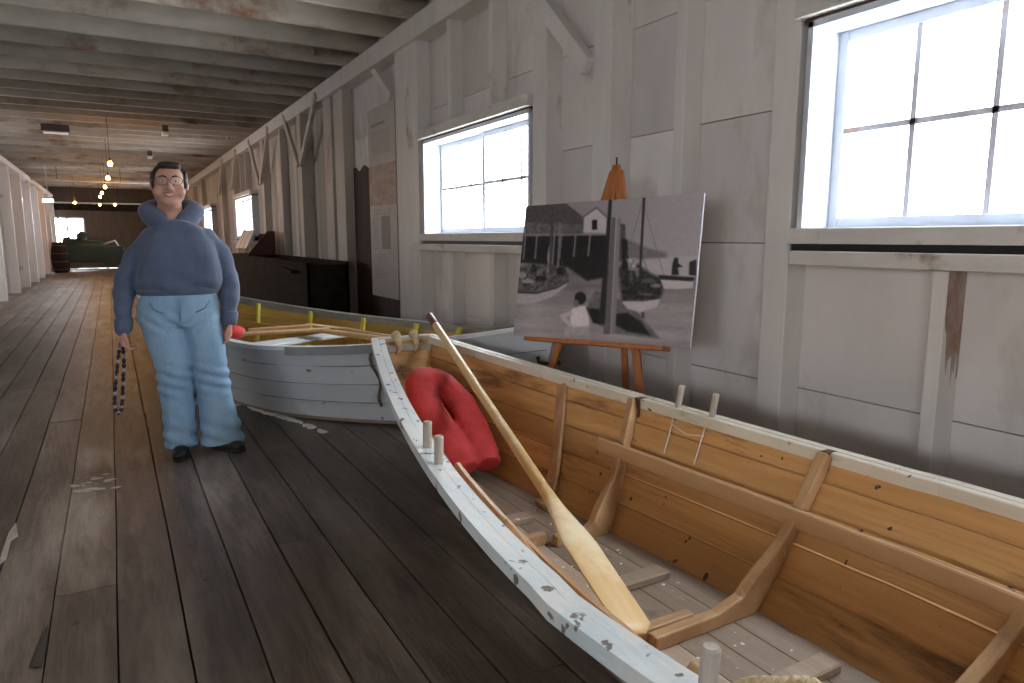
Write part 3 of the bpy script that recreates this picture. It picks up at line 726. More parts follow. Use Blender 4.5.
for sg in (-1, 1):
    m = MB(); rings = []
    for i in range(31):
        s = .12 + .7 * i / 30; p = P2(s, sg, .62, .05); rings.append([p + V((0, 0, .03)), p + V((-sg * .022, 0, .03)), p + V((-sg * .015, 0, -.03)), p + V((sg * .005, 0, -.03))])
    m.loft(rings, 0, .5, False); m.build('seat_riser', M['yellow_in'], boat2)
for s, mt_, wd, l in ((.55, M['hull_white'], .24, 'white painted seat board'), (.32, M['oar_old'], .2, None)):
    p = P2(s, 1, .66, .045); m = MB(); m.box((-p.x, p.y - wd / 2, p.z), (p.x, p.y + wd / 2, p.z + .025)); o = m.build('seat', mt_, boat2, bevel=.006)
    if l: lab(o, l)
# outer rub strip on the near side, worn
m = MB(); rings = []
for i in range(31):
    s = .17 + .15 * i / 30; p = P2(s, -1, 1); rings.append([V((p.x - .03, p.y, p.z + .006)), V((p.x + .05, p.y, p.z + .006)), V((p.x + .05, p.y, p.z + .0)), V((p.x - .03, p.y, p.z - .05))])
m.loft(rings, 0, .5, False); m.build('rub_strip', M['rail_grey'], boat2)
# iron fitting on the bow
m = MB(); a = P2(0, 1, .92); b_ = P2(0, 1, .3)
m.beam(a + V((0, -.045, 0)), b_ + V((0, -.045, 0)), .028, .012, up=(0, 1, 0)); m.tube([a + V((0, -.05, -.19)), a + V((-.05, .0, -.2)), a + V((-.11, .03, -.18)), a + V((-.12, .03, -.15))], .012, 8); m.build('bow_iron', M['iron'], boat2)
# ropes hanging down the near side
for s, l in ((.200, .34), (.184, .30)):
    p = P2(s, -1, .93, -.03); pts = []
    for k in range(9):
        v = .93 - k / 8 * .72; q = P2(s + .004 * math.sin(k * 1.1), -1, v, -.028); pts.append(q)
    m = MB(); m.tube(pts, .009, 8); lab(m.build('hanging_rope', M['old_rope'], boat2), 'dark rope hanging down the white hull')
# chipped white strip at the foot of the hull
b = MB()
for (t0, t1) in ((-.12, -.09), (.0, .60), (.625, .74), (.80, .88)):
    n = max(3, int((t1 - t0) * 60)); d = V((.34, -1.11, 0)).normalized(); q_ = V((1.11, .34, 0)).normalized(); rings = []
    for k in range(n + 1):
        t = t0 + (t1 - t0) * k / n; e = math.sin(PI * min(1, max(0, (k + .3) / (n + .6)))) ** .4
        c = V((.80, 5.33, 0)).lerp(V((1.14, 4.22, 0)), t) + V((.04 * math.sin(t * 3.1), 0, 0)) + q_ * random.uniform(-.006, .006)
        w = e * random.uniform(.022, .046); h = .006 + .006 * random.random()
        rings.append([c - q_ * w, c - q_ * w * .7 + V((0, 0, h)), c + q_ * w * .6 + V((0, 0, h)), c + q_ * w])
    b.loft(rings, 0, .5, False)
o = b.build('paint_chips', M['flake']); tag(o, 'line of white paint chips fallen on the floor beside the white hulled boat', 'paint chips', kind='stuff')

# oars and bits in the far boat
def w2(x, y, z): return boat2.matrix_basis @ V((x, y, z))
bpy.context.view_layer.update()
for (a, b_, mt_, l, bl, bw, r) in (
        ((1.90, 4.50, .50), (1.15, 5.60, .56), M['oar_old'], 'old oar whose blade lies nearer the white boat rail', .55, .07, .02),
        ((1.95, 4.60, .49), (1.47, 6.15, .50), M['oar_old'], 'old oar lying behind the other inside the white boat', .60, .075, .02)):
    o = empty('oar'); tag(o, l, 'oar', 'old oars in the white boat'); oar_mesh(o, (V(b_) - V(a)).length, mt_, None, bl, bw, r); place(o, a, b_, .1)
m = MB(); m.beam((0, 0, 0), (.62, -.12, .01), .10, .02); m.beam((.05, .06, .02), (.5, .0, .03), .05, .02)
o = m.build('loose_board', M['riser'], bevel=.004); o.location = (.80, 5.40, .545); tag(o, 'orange brown loose board lying just inside the white boat rail', 'board')
m = MB(); m.sphere((0, 0, 0), (.085, .07, .055), 14); m.tube([(-.02, -.05, .04), (0, 0, .075), (.02, .05, .04)], .012, 8)
o = m.build('red_float', M['red']); o.location = (.80, 5.80, .51); tag(o, 'small red float in the white boat beside the person\'s hand', 'float')

# ------------------------------------------------------------------ easel and photograph
q = V((2.203, 2.901, 1.083)); yaw, lean, roll, PW, PH = .376, .196, .03, 1.062, .74
rr = V((math.sin(yaw), -math.cos(yaw), 0)); nn = V((-math.cos(yaw), -math.sin(yaw), 0)); uu = V((0, 0, 1)) * math.cos(lean) - nn * math.sin(lean)
r2_ = rr * math.cos(roll) + uu * math.sin(roll); u3 = -rr * math.sin(roll) + uu * math.cos(roll); n3 = r2_.cross(u3)
if n3.dot(nn) < 0: n3 = -n3
PM = Matrix((r2_, -n3, u3)).transposed().to_4x4(); PM.translation = q       # local x right, y back, z up
# print painted as a colour attribute
def print_image(nx, ny):
    U, Vv = np.meshgrid(np.linspace(0, 1, nx), np.linspace(0, 1, ny))
    cx = 85 - 50 * Vv + (715 - 10 * Vv) * U; cy = 85 - 53 * U + (515 + 108 * U) * Vv
    rng = np.random.default_rng(3)
    def smooth_noise(fx, fy):
        g_ = rng.random((fy + 2, fx + 2)); x = U * fx; y = Vv * fy; xi = x.astype(int); yi = y.astype(int); a = x - xi; b = y - yi; a = a * a * (3 - 2 * a); b = b * b * (3 - 2 * b)
        return (g_[yi, xi] * (1 - a) + g_[yi, xi + 1] * a) * (1 - b) + (g_[yi + 1, xi] * (1 - a) + g_[yi + 1, xi + 1] * a) * b
    im = np.full(cx.shape, .60)
    im += (.05 * np.clip((cx - 500) / 300, 0, 1))
    water = cy > 300; im = np.where(water, .50 - .04 * np.sin(cy / 9) * smooth_noise(30, 60) + .05 * (smooth_noise(8, 14) - .5) + np.clip((cy - 420) / 900, 0, .10), im)
    im = np.where(water, im + .06 * np.exp(-((cx - 120) / 90) ** 2) + .05 * (smooth_noise(6, 120) - .5), im)
    def poly(pts, v, n=0.0, soft=2.0):
        nonlocal im
        inside = np.zeros(cx.shape, bool); m_ = len(pts); dmin = np.full(cx.shape, 1e9)
        for i in range(m_):
            x0, y0 = pts[i]; x1, y1 = pts[(i + 1) % m_]
            with np.errstate(divide='ignore', invalid='ignore'):
                c_ = ((y0 > cy) != (y1 > cy)) & (cx < (x1 - x0) * (cy - y0) / (y1 - y0 + 1e-9) + x0)
            inside ^= c_
            dx, dy = x1 - x0, y1 - y0; t = np.clip(((cx - x0) * dx + (cy - y0) * dy) / (dx * dx + dy * dy + 1e-9), 0, 1)
            dmin = np.minimum(dmin, np.hypot(cx - x0 - t * dx, cy - y0 - t * dy))
        a = np.where(inside, np.clip(.5 + dmin / soft / 2, 0, 1), np.clip(.5 - dmin / soft / 2, 0, 1))
        val = v + (n * (smooth_noise(90, 70) - .5) if n else 0); im = im * (1 - a) + val * a
    def line(x0, y0, x1, y1, w0, w1, v, soft=2): poly([(x0 - w0, y0), (x0 + w0, y0), (x1 + w1, y1), (x1 - w1, y1)], v, 0, soft)
    def ell(x, y, a, b, v, n=0): poly([(x + a * math.cos(k * PI / 8), y + b * math.sin(k * PI / 8)) for k in range(16)], v, n)
    poly([(520, 292), (800, 285), (770, 370), (520, 370)], .68); poly([(515, 215), (560, 235), (600, 255), (665, 272), (668, 292), (520, 302)], .45, .05, 6)
    poly([(85, 85), (270, 72), (345, 128), (345, 165), (86, 190)], .34, .06); poly([(86, 150), (350, 158), (350, 197), (84, 196)], .42, .18)
    poly([(75, 198), (440, 196), (440, 370), (360, 385), (280, 330), (60, 310)], .13, .06, 5)
    for x in (85, 140, 205, 250, 312, 373): line(x, 200, x - 8, 300 - (x - 85) * .05, 4, 4, .50)
    poly([(78, 196), (445, 192), (445, 201), (78, 206)], .55); poly([(262, 165), (340, 160), (340, 195), (262, 197)], .40, .1)
    poly([(345, 190), (350, 127), (400, 94), (440, 130), (440, 192)], .76); poly([(345, 130), (400, 92), (441, 131), (441, 122), (400, 84), (343, 124)], .4); poly([(381, 140), (402, 138), (402, 178), (381, 178)], .10)
    poly([(488, 150), (514, 158), (516, 300), (488, 310)], .33, .1); poly([(500, 215), (522, 220), (525, 295), (500, 300)], .12, .1)
    # left boats
    poly([(55, 330), (130, 318), (200, 322), (265, 330), (286, 375), (230, 408), (120, 430), (50, 425)], .36, .32, 8)
    for (x, y, a, b) in ((70, 360, 20, 12), (125, 340, 16, 22), (200, 300, 12, 60), (250, 345, 22, 16), (160, 375, 26, 10), (100, 385, 30, 9)): ell(x, y, a, b, random.choice([.12, .2, .55, .6]), .3)
    poly([(45, 428), (140, 432), (230, 412), (280, 385), (272, 405), (215, 448), (120, 476), (40, 474)], .70, .06); poly([(45, 424), (140, 428), (232, 408), (284, 380), (284, 388), (232, 416), (140, 437), (45, 433)], .25)
    line(208, 120, 205, 360, 6, 9, .30); line(245, 150, 236, 330, 5, 5, .5); line(222, 170, 212, 320, 3, 3, .55)
    # fore boat
    poly([(355, 500), (395, 425), (440, 440), (500, 465), (560, 515), (640, 620), (560, 610), (480, 600), (400, 560)], .42, .1, 4)
    poly([(362, 495), (410, 500), (420, 560), (385, 555)], .10, .08, 4); poly([(465, 520), (520, 515), (570, 550), (605, 605), (520, 590), (470, 560)], .10, .06, 5)
    # right boats
    poly([(488, 330), (540, 300), (600, 350), (655, 380), (650, 425), (640, 462), (500, 468)], .18, .22, 8)
    for (x, y, a, b) in ((510, 320, 10, 26), (535, 370, 8, 22), (560, 350, 10, 20), (600, 385, 26, 10), (625, 405, 20, 9), (520, 430, 24, 8), (590, 440, 30, 6)): ell(x, y, a, b, random.choice([.10, .34, .46]), .1)
    line(566, 250, 620, 420, 1.2, 1.2, .3); line(583, 60, 660, 385, 1, 1, .45); line(583, 60, 515, 300, 1, 1, .45); line(208, 130, 90, 350, 1, 1, .3); line(208, 130, 262, 340, 1, 1, .3); poly([(525, 296), (556, 294), (556, 345), (525, 345)], .62, .4)
    poly([(498, 468), (580, 470), (642, 458), (628, 492), (565, 512), (520, 498)], .74, .04); poly([(572, 512), (584, 512), (582, 540), (570, 532)], .3)
    poly([(636, 362), (760, 372), (756, 390), (640, 382)], .12); poly([(642, 380), (757, 388), (754, 415), (700, 420), (655, 418)], .74)
    poly([(682, 362), (686, 318), (694, 292), (706, 294), (706, 315), (722, 330), (704, 332), (708, 362)], .12); poly([(742, 362), (745, 310), (768, 300), (766, 366)], .14)
    # masts
    line(470, 128, 442, 600, 8, 16, .40); line(490, 130, 465, 600, 8, 8, .52); line(480, 128, 455, 610, 1.5, 1.5, .72)
    line(457, 45, 420, 560, 6, 12, .15, 3); line(587, 45, 566, 400, 4.5, 4, .17)
    # seated man
    poly([(296, 500), (322, 488), (352, 486), (368, 530), (370, 572), (330, 575), (300, 578), (290, 540)], .86, .05); ell(333, 455, 24, 26, .10); ell(316, 476, 11, 16, .45)
    poly([(296, 505), (250, 520), (245, 530), (290, 572), (302, 566), (272, 530), (300, 525)], .74); poly([(270, 572), (372, 568), (365, 606), (262, 606)], .66, .08, 6)
    im += .035 * (smooth_noise(120, 90) - .5) + .03 * (smooth_noise(5, 4) - .5)
    for _ in range(2):
        im[1:-1, 1:-1] = (im[1:-1, 1:-1] * 2 + im[:-2, 1:-1] + im[2:, 1:-1] + im[1:-1, :-2] + im[1:-1, 2:]) / 6
    return np.clip(im, .03, .95)
pr = empty('mounted_photograph'); pr.matrix_world = PM
tag(pr, 'large black and white harbour photograph of old sailing boats on a board on the easel', 'photograph')
m = MB(); m.box((-PW / 2, .0015, -PH / 2), (PW / 2, .016, PH / 2)); m.build('foam_board', M['board_edge'], pr)
nx, ny = 380, 264; im = print_image(nx, ny)
me = bpy.data.meshes.new('printed_picture')
xs_ = np.linspace(-PW / 2, PW / 2, nx); zs_ = np.linspace(PH / 2, -PH / 2, ny)
X_, Z_ = np.meshgrid(xs_, zs_); co = np.column_stack([X_.ravel(), np.zeros(nx * ny), Z_.ravel()])
idx = np.arange(nx * ny).reshape(ny, nx); faces = np.column_stack([idx[:-1, :-1].ravel(), idx[1:, :-1].ravel(), idx[1:, 1:].ravel(), idx[:-1, 1:].ravel()])
me.from_pydata(co.tolist(), [], faces.tolist()); ca = me.color_attributes.new('print', 'FLOAT_COLOR', 'POINT')
lin = (im ** 2.2).ravel(); col = np.column_stack([lin * 1.04, lin * .95, lin * .97, np.ones_like(lin)]).astype(np.float32); ca.data.foreach_set('color', col.ravel())
pm = bpy.data.materials.new('monochrome_photo_print'); pm.use_nodes = True; nt = pm.node_tree; bs = nt.nodes['Principled BSDF']; an = nt.nodes.new('ShaderNodeAttribute'); an.attribute_name = 'print'
nt.links.new(an.outputs['Color'], bs.inputs['Base Color']); bs.inputs['Roughness'].default_value = .45
me.materials.append(pm); po = bpy.data.objects.new('printed_picture', me); C.objects.link(po); po.parent = pr

ez = empty('easel'); ez.matrix_world = PM; tag(ez, 'orange brown wooden tripod easel standing between the boats and the wall', 'easel')
PMi = PM.inverted()
def floor_at(lx0, lz0, lx1, lz1, yb=.045):      # line in the easel plane carried down to the floor
    a = PM @ V((lx0, yb, lz0)); b = PM @ V((lx1, yb, lz1)); t = a.z / (a.z - b.z); return PMi @ (a + (b - a) * t)
apx = V((.015, .045, PH / 2 + .165))
for x1 in (-.255, .235):
    f = floor_at(apx.x + math.copysign(.03, x1), apx.z, x1, -PH / 2 - .05)
    m = MB(); m.beam(V((apx.x + math.copysign(.018, x1), .045, apx.z)), f, .042, .022, up=(0, 1, 0)); m.build('leg', M['easel'], ez, bevel=.003)
rear = PMi @ V((2.52, 3.02, 0.0)); m = MB(); m.beam(V((apx.x, .07, apx.z - .04)), rear, .036, .022, up=(0, 1, 0)); m.build('leg', M['easel'], ez, bevel=.003)
m = MB(); m.box((-.435, -.028, -PH / 2 - .024), (.405, .062, -PH / 2 - .001)); m.build('tray', M['easel'], ez, bevel=.003)
m = MB()
for dx in (-.03, .0, .03): m.beam((apx.x + dx * 1.3, .04, apx.z - .19), (apx.x + dx * .25, .04, apx.z + .03), .026, .02, up=(0, 1, 0))
m.build('top_hinge', M['easel'], ez, bevel=.002)
m = MB(); m.tube([V((apx.x, .04, apx.z + .02)), V((apx.x - .004, .04, apx.z + .07))], .005, 8); m.build('hinge_pin', M['iron'], ez)

# ------------------------------------------------------------------ interpretive panel on the wall
pn = empty('wall_poster', (2.638, 7.44, 1.63)); tag(pn, 'tall faded information poster with a brown photo band between the wall posts', 'poster')
W_ = .86; 
m = MB(); m.box((0, -W_ / 2, -1.04), (.012, W_ / 2, 1.04)); m.build('poster_board', M['poster'], pn)
m = MB(); m.box((-.002, -W_ / 2, -.02), (.0, W_ / 2, .42)); m.build('brown_photo', M['poster_photo'], pn)
m = MB(); m.box((-.002, -.22, -.50), (0, .06, -.14)); m.build('small_photo', M['ink'], pn)
m = MB()
for z0, z1, ya, yb in ((.52, .78, -.30, .34), (-.13, -.07, -.3, .34), (-.52, -.16, .10, .34), (-.84, -.56, -.1, .34)):
    z = z1
    while z > z0: m.box((-.0015, ya + random.random() * .05, z - .006), (0, yb, z)); z -= .024
tag(m.build('faded_text', M['ink'], pn), kind='stuff')
m = MB(); m.box((-.0018, -.1, .84), (0, .33, .87)); m.build('heading_line', M['ink'], pn)
# ------------------------------------------------------------------ bench and things along the far wall
bn = empty('workbench', (2.2, 11.0, 0)); tag(bn, 'long dark wooden bin behind the white boat with a sloping board in it', 'workbench')
m = MB(); x0, x1, y0, y1, H = -.14, .38, -2.4, 3.6, .92
m.box((x0, y0, .05), (x0 + .04, y1, H)); m.box((x1 - .04, y0, .05), (x1, y1, H + .04)); m.box((x0, y0, .05), (x1, y0 + .04, H)); m.box((x0, y1 - .04, .05), (x1, y1, H)); m.box((x0, y0, .05), (x1, y1, .1)); m.build('bin_body', M['bench'], bn, bevel=.006)
m = MB(); m.beam((x0 + .05, y0 + .4, H - .1), (x1 - .1, y1 - .2, H + .02), .3, .03); m.build('sloping_board', M['bench'], bn)
for x in (x0 + .04, x1 - .04):
    for y in (y0 + .05, 0, y1 - .05): m = MB(); m.box((x - .03, y - .03, 0), (x + .03, y + .03, .06)); m.build('foot', M['bench'], bn)
m = MB(); m.box((x0 - .02, y0 - .01, H), (x0 + .07, y1, H + .03)); m.build('bin_rim', M['bench'], bn, bevel=.004)
ds = empty('sheet_display', (2.30, 13.6, .95)); tag(ds, 'display of dull silver sheets with a dark red end by the far window', 'display')
for k in range(3):
    m = MB(); m.box((-.28, -.75 + k * .42, .0), (-.25, -.38 + k * .42, .36)); m.xf(Matrix.Rotation(.45, 4, 'Y')); m.build('silver_sheet', M['silver'], ds)
m = MB(); m.prism([(-.26, 0), (.22, 0), (.22, .42), (.10, .42)], 1, -.86, -.80); m.build('end_board', M['dark_red'], ds)
m = MB(); m.box((-.26, -.80, 0), (.22, .5, .02)); m.box((.19, -.8, .02), (.22, .5, .38)); m.build('display_base', M['bench'], ds)

# green machine at the end
gm = empty('cannery_machine', (-.55, 31.0, 0)); tag(gm, 'dark green machine with round tanks below the far end window', 'machine')
m = MB(); m.box((-1.05, -.5, .35), (1.0, .6, .95)); m.tube([(-1.0, 0, .95), (.3, 0, .95)], .28, 20); m.build('machine_body', M['green'], gm, bevel=.03)
m = MB(); m.tube([(-.35, 0, .9), (-.35, 0, 1.38), (-.35, 0, 1.5)], [.22, .2, .06], 16); m.tube([(-.85, 0, .9), (-.85, 0, 1.28)], .13, 12); m.build('hopper', M['green'], gm)
m = MB(); m.tube([(.5, -.55, .5), (.5, -.62, .5)], .32, 24, smooth=False); m.tube([(.5, -.5, .5), (.5, -.68, .5)], .05, 12, smooth=False); m.build('flywheel', M['green'], gm)
m = MB(); m.tube([(.3, -.1, 1.0), (.7, -.2, 1.15), (.95, -.3, .7)], .04, 8); m.tube([(.2, -.55, .45), (.75, -.55, .42)], .03, 8); m.build('pipe', M['silver'], gm)
for x in (-.9, .85):
    for y in (-.4, .5): m = MB(); m.box((x - .05, y - .05, 0), (x + .05, y + .05, .36)); m.build('leg', M['green'], gm)
br = empty('barrel', (-1.62, 30.0, 0)); tag(br, 'dark brown upright barrel at the foot of the left partition', 'barrel')
m = MB(); m.tube([(0, 0, 0), (0, 0, .25), (0, 0, .55), (0, 0, .85), (0, 0, 1.1)], [.20, .25, .27, .25, .20], 20); m.build('barrel_body', M['bench'], br)
m = MB()
for z in (.12, .4, .7, .98): m.tube([(0, 0, z - .02), (0, 0, z + .02)], .272 if .3 < z < .8 else .238, 20)
m.build('hoop', M['iron'], br)
sb = empty('storage_crate', (1.15, 31.6, 0)); tag(sb, 'dark crate standing right of the green machine', 'crate')
m = MB()
for k in range(4): m.box((-.5, -.4, .06 + k * .19), (.5, -.37, .23 + k * .19)); m.box((-.5, .37, .06 + k * .19), (.5, .4, .23 + k * .19)); m.box((-.5, -.4, .06 + k * .19), (-.47, .4, .23 + k * .19)); m.box((.47, -.4, .06 + k * .19), (.5, .4, .23 + k * .19))
m.box((-.5, -.4, .03), (.5, .4, .06)); m.build('crate_slats', M['bench'], sb)
for x in (-.46, .46):
    for y in (-.36, .36): m = MB(); m.box((x - .03, y - .03, 0), (x + .03, y + .03, .82)); m.build('corner_post', M['bench'], sb)

# ------------------------------------------------------------------ person
ps = empty('person', (.30, 4.37, 0), -.07)
tag(ps, 'smiling person in glasses, slate blue hoodie and light jeans standing beside the white boat', 'person')
HX, HZ = -.093, 1.54
def ring(cx, cy, z, w, d, n=28, e=2.3):
    o = []
    for k in range(n):
        a = 2 * PI * k / n; c, s_ = math.cos(a), math.sin(a)
        o.append(V((cx + w * math.copysign(abs(c) ** (2 / e), c), cy + d * math.copysign(abs(s_) ** (2 / e), s_), z)))
    return o
def limb(m, pts, rs, n=14): 
    pts = [V(p) for p in pts]; m.tube(pts, rs, n); m.sphere(pts[0], rs[0] if not isinstance(rs[0], tuple) else max(rs[0]), 8); m.sphere(pts[-1], (rs[-1] if not isinstance(rs[-1], tuple) else min(rs[-1])) * .98, 8)
aL = [(-.190, .01, 1.235), (-.268, .01, 1.15), (-.330, .03, 1.02), (-.345, .0, .88), (-.342, -.02, .755)]
aR = [(.115, .01, 1.235), (.200, .01, 1.15), (.258, .03, 1.02), (.268, .0, .88), (.262, -.02, .765)]
bd = MB()
# head, neck
bd.sphere((HX, .005, HZ + .02), (.082, .098, .105), 16); bd.sphere((HX, -.012, HZ - .045), (.076, .082, .075), 14); bd.sphere((HX, -.03, HZ - .085), (.055, .06, .042), 12)
bd.sphere((HX, -.0, HZ - .115), (.062, .06, .035), 12)
for sx in (-1, 1): bd.sphere((HX + sx * .046, -.052, HZ - .038), (.036, .034, .036), 10)
bd.tube([(HX, .02, HZ - .08), (HX + .01, .025, 1.38), (HX + .02, .03, 1.30)], [.058, .06, .075], 16)
bd.sphere((HX + .002, -.100, HZ - .022), (.015, .018, .014), 8); bd.tube([(HX, -.088, HZ + .018), (HX + .001, -.104, HZ - .018)], [.008, .012], 8)
for sx in (-1, 1): bd.sphere((HX + sx * .013, -.096, HZ - .026), (.009, .010, .008), 8); bd.sphere((HX + sx * .087, .015, HZ - .005), (.010, .020, .030), 8)
# trunk, arms and legs under the clothes
bd.loft([ring(-.037, .0, .80, .19, .12), ring(-.037, .0, .95, .21, .145), ring(-.037, 0, 1.1, .21, .14), ring(-.037, .01, 1.22, .19, .11), ring(-.05, .02, 1.31, .10, .08)], 0, .5)
for P_, s_ in ((aL, -1), (aR, 1)):
    limb(bd, P_, [.06, .052, .045, .038, .028], 12)
limb(bd, [(-.13, 0, .84), (-.055, -.02, .47), (-.02, .02, .10)], [.10, .065, .045]); limb(bd, [(.06, 0, .84), (.155, -.02, .47), (.205, .02, .10)], [.10, .065, .045])
# hands: palm, four bent fingers, thumb
def hand(m, w, s_, curl):
    w = V(w)                                         # wrist
    m.tube([w, w + V((0, -.004, -.03)), w + V((0, -.006, -.075)), w + V((0, -.008, -.090))], [(.020, .026), (.018, .034), (.016, .040), (.013, .038)], 14, upv=(0, 1, 0))
    for k, (yo, l) in enumerate(((-.034, .066), (-.012, .074), (.010, .070), (.030, .056))):
        b0 = w + V((0, yo - .006, -.082)); a = curl + .06 * k; p = [b0]; ang = .15
        for seg in (.45, .32, .23):
            ang += a * .8; p.append(p[-1] + V((-s_ * math.sin(ang), 0, -math.cos(ang))) * l * seg * 1.1)
        m.tube(p, [.0095, .009, .0085, .0075], 8); m.sphere(p[-1], .0078, 6)
    t = [w + V((0, -.022, -.022)), w + V((-s_ * .016, -.042, -.048)), w + V((-s_ * .026, -.046, -.074)), w + V((-s_ * .030, -.040, -.094))]
    m.tube(t, [.013, .012, .0105, .008], 8); m.sphere(t[-1], .0085, 6)
hand(bd, (-.342, -.022, .752), -1, .75); hand(bd, (.262, -.022, .765), 1, .5)
organic('body', bd, M['skin'], ps, .0055, 3)
# face details
def child(name, mb, m, **k): return mb.build(name, m, ps, **k)
for sx in (-1, 1):
    m = MB(); m.sphere((HX + sx * .032, -.0835, HZ + .018), (.012, .008, .0045), 10); child('eye', m, M['teeth'])
    m = MB(); m.sphere((HX + sx * .032, -.0905, HZ + .018), (.0055, .003, .0045), 8); child('iris', m, M['hair'])
    m = MB(); m.tube([(HX + sx * .014, -.096, HZ + .040), (HX + sx * .032, -.094, HZ + .046), (HX + sx * .052, -.080, HZ + .040)], [.003, .0045, .002], 8); child('eyebrow', m, M['hair'])
m = MB(); n = 12
up = [(HX + (k / n - .5) * .062, -.103 + .016 * (2 * k / n - 1) ** 2, HZ - .048 + .010 * (2 * k / n - 1) ** 2) for k in range(n + 1)]
lo = [(HX + (k / n - .5) * .062, -.104 + .018 * (2 * k / n - 1) ** 2, HZ - .066 + .028 * (2 * k / n - 1) ** 2) for k in range(n + 1)]
m.tube(up, [.001 + .0035 * math.sin(PI * k / n) for k in range(n + 1)], 8); m.tube(lo, [.001 + .0045 * math.sin(PI * k / n) for k in range(n + 1)], 8); child('lips', m, M['lip'])
m = MB(); m.loft([[V(up[k]) + V((0, .004, 0)), V(lo[k]) + V((0, .004, .001)), V(lo[k]) + V((0, .008, .001)), V(up[k]) + V((0, .008, 0))] for k in range(2, n - 1)], 0, .5); child('teeth', m, M['teeth'])
gl = MB()
for sx in (-1, 1):
    c = V((HX + sx * .035, -.110, HZ + .018)); gl.tube([c + V((.030 * math.cos(2 * PI * k / 24), .004 * abs(math.cos(2 * PI * k / 24)), .023 * math.sin(2 * PI * k / 24))) for k in range(25)], .0016, 6)
    gl.tube([c + V((sx * .030, .004, .006)), c + V((sx * .048, .03, .006)), c + V((sx * .052, .115, .0))], .0016, 6)
gl.tube([(HX - .006, -.110, HZ + .022), (HX, -.112, HZ + .026), (HX + .006, -.110, HZ + .022)], .0016, 6)
go = child('glasses', gl, M['glasses'])
ln = MB()
for sx in (-1, 1):
    c = V((HX + sx * .035, -.110, HZ + .018)); ln.add([c + V((.029 * math.cos(2 * PI * k / 20), 0, .022 * math.sin(2 * PI * k / 20))) for k in range(20)], [tuple(range(20))])
lo_ = ln.build('lens', M['lens'], go)
hr = MB(); hr.sphere((HX, .022, HZ + .038), (.090, .098, .096), 16); hr.sphere((HX, .055, HZ - .01), (.078, .065, .085), 14); hr.sphere((HX, .10, HZ - .02), (.04, .035, .045), 10)
for sx in (-1, 1): hr.sphere((HX + sx * .074, -.002, HZ + .03), (.020, .045, .055), 10)
hr.sphere((HX, -.045, HZ + .105), (.060, .045, .022), 10)
organic('hair', hr, M['hair'], ps, .006, 3, .003, 30)
# hoodie
hd = MB()
hd.loft([ring(-.037, -.0, .948, .232, .155), ring(-.037, -.0, .965, .243, .168), ring(-.037, -.010, 1.0, .250, .180), ring(-.037, -.013, 1.07, .245, .180), ring(-.037, -.01, 1.16, .232, .168), ring(-.037, 0, 1.23, .215, .145),
         ring(-.045, .01, 1.29, .168, .115), ring(-.06, .015, 1.345, .11, .095)], 0, .5)
for P_ in (aL, aR):
    P_ = [V(p) for p in P_]; limb(hd, P_, [.080, .074, .068, .060, .048], 16)
hf = lambda co, n: (.006 * math.sin(co.z * 60 + co.x * 14) * max(0, 1 - abs(abs(co.x + .045) - .33) / .09) * (1 if co.z < 1.0 else .3)
                    + .008 * math.sin(co.z * 42 + 3 * math.sin(co.x * 9)) * max(0, 1 - abs(co.z - .99) / .09) * .6)
hobj = organic('hoodie', hd, M['hoodie'], ps, .009, 8, .017, 6, (1, 1, .7), hf)
# hood: collar draped round the neck
hh = MB(); n = 28; path = []; rad = []
for k in range(n + 1):
    a = 2 * PI * k / n; f = (1 - math.cos(a)) / 2      # a=0 front, pi back
    path.append(V((HX + .012 + (.148 - .02 * f) * min(1, .20 + 1.15 * f) * math.sin(a), -.108 * math.cos(a) + .022, 1.272 + .165 * f ** .75))); rad.append((.014 + .026 * math.sin(PI * f) ** .6 + .018 * f, .020 + .030 * math.sin(PI * f) ** .6 + .030 * f))
hh.tube(path, rad, 14); hh.sphere((HX + .01, .13, 1.33), (.14, .06, .11), 14)
organic('hood', hh, M['hoodie'], ps, .009, 4, .005, 9)
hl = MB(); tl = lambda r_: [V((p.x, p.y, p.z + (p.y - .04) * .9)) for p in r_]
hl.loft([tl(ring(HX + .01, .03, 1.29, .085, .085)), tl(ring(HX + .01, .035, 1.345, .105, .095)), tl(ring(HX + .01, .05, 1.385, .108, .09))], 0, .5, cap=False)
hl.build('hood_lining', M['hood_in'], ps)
for P_ in (aL, aR):
    e = V(P_[-1]); d = (V(P_[-1]) - V(P_[-2])).normalized(); m = MB(); m.tube([e - d * .055, e - d * .05, e - d * .0, e + d * .018, e + d * .022], [.050, .054, .051, .047, .040], 20); child('cuff', m, M['hoodie'])
m = MB(); m.loft([ring(-.037, -.0, .935, .226, .150), ring(-.037, -.0, .939, .236, .160), ring(-.037, -.0, .965, .241, .166), ring(-.037, -.0, .98, .238, .160)], 0, .5); child('waistband', m, M['hoodie'])
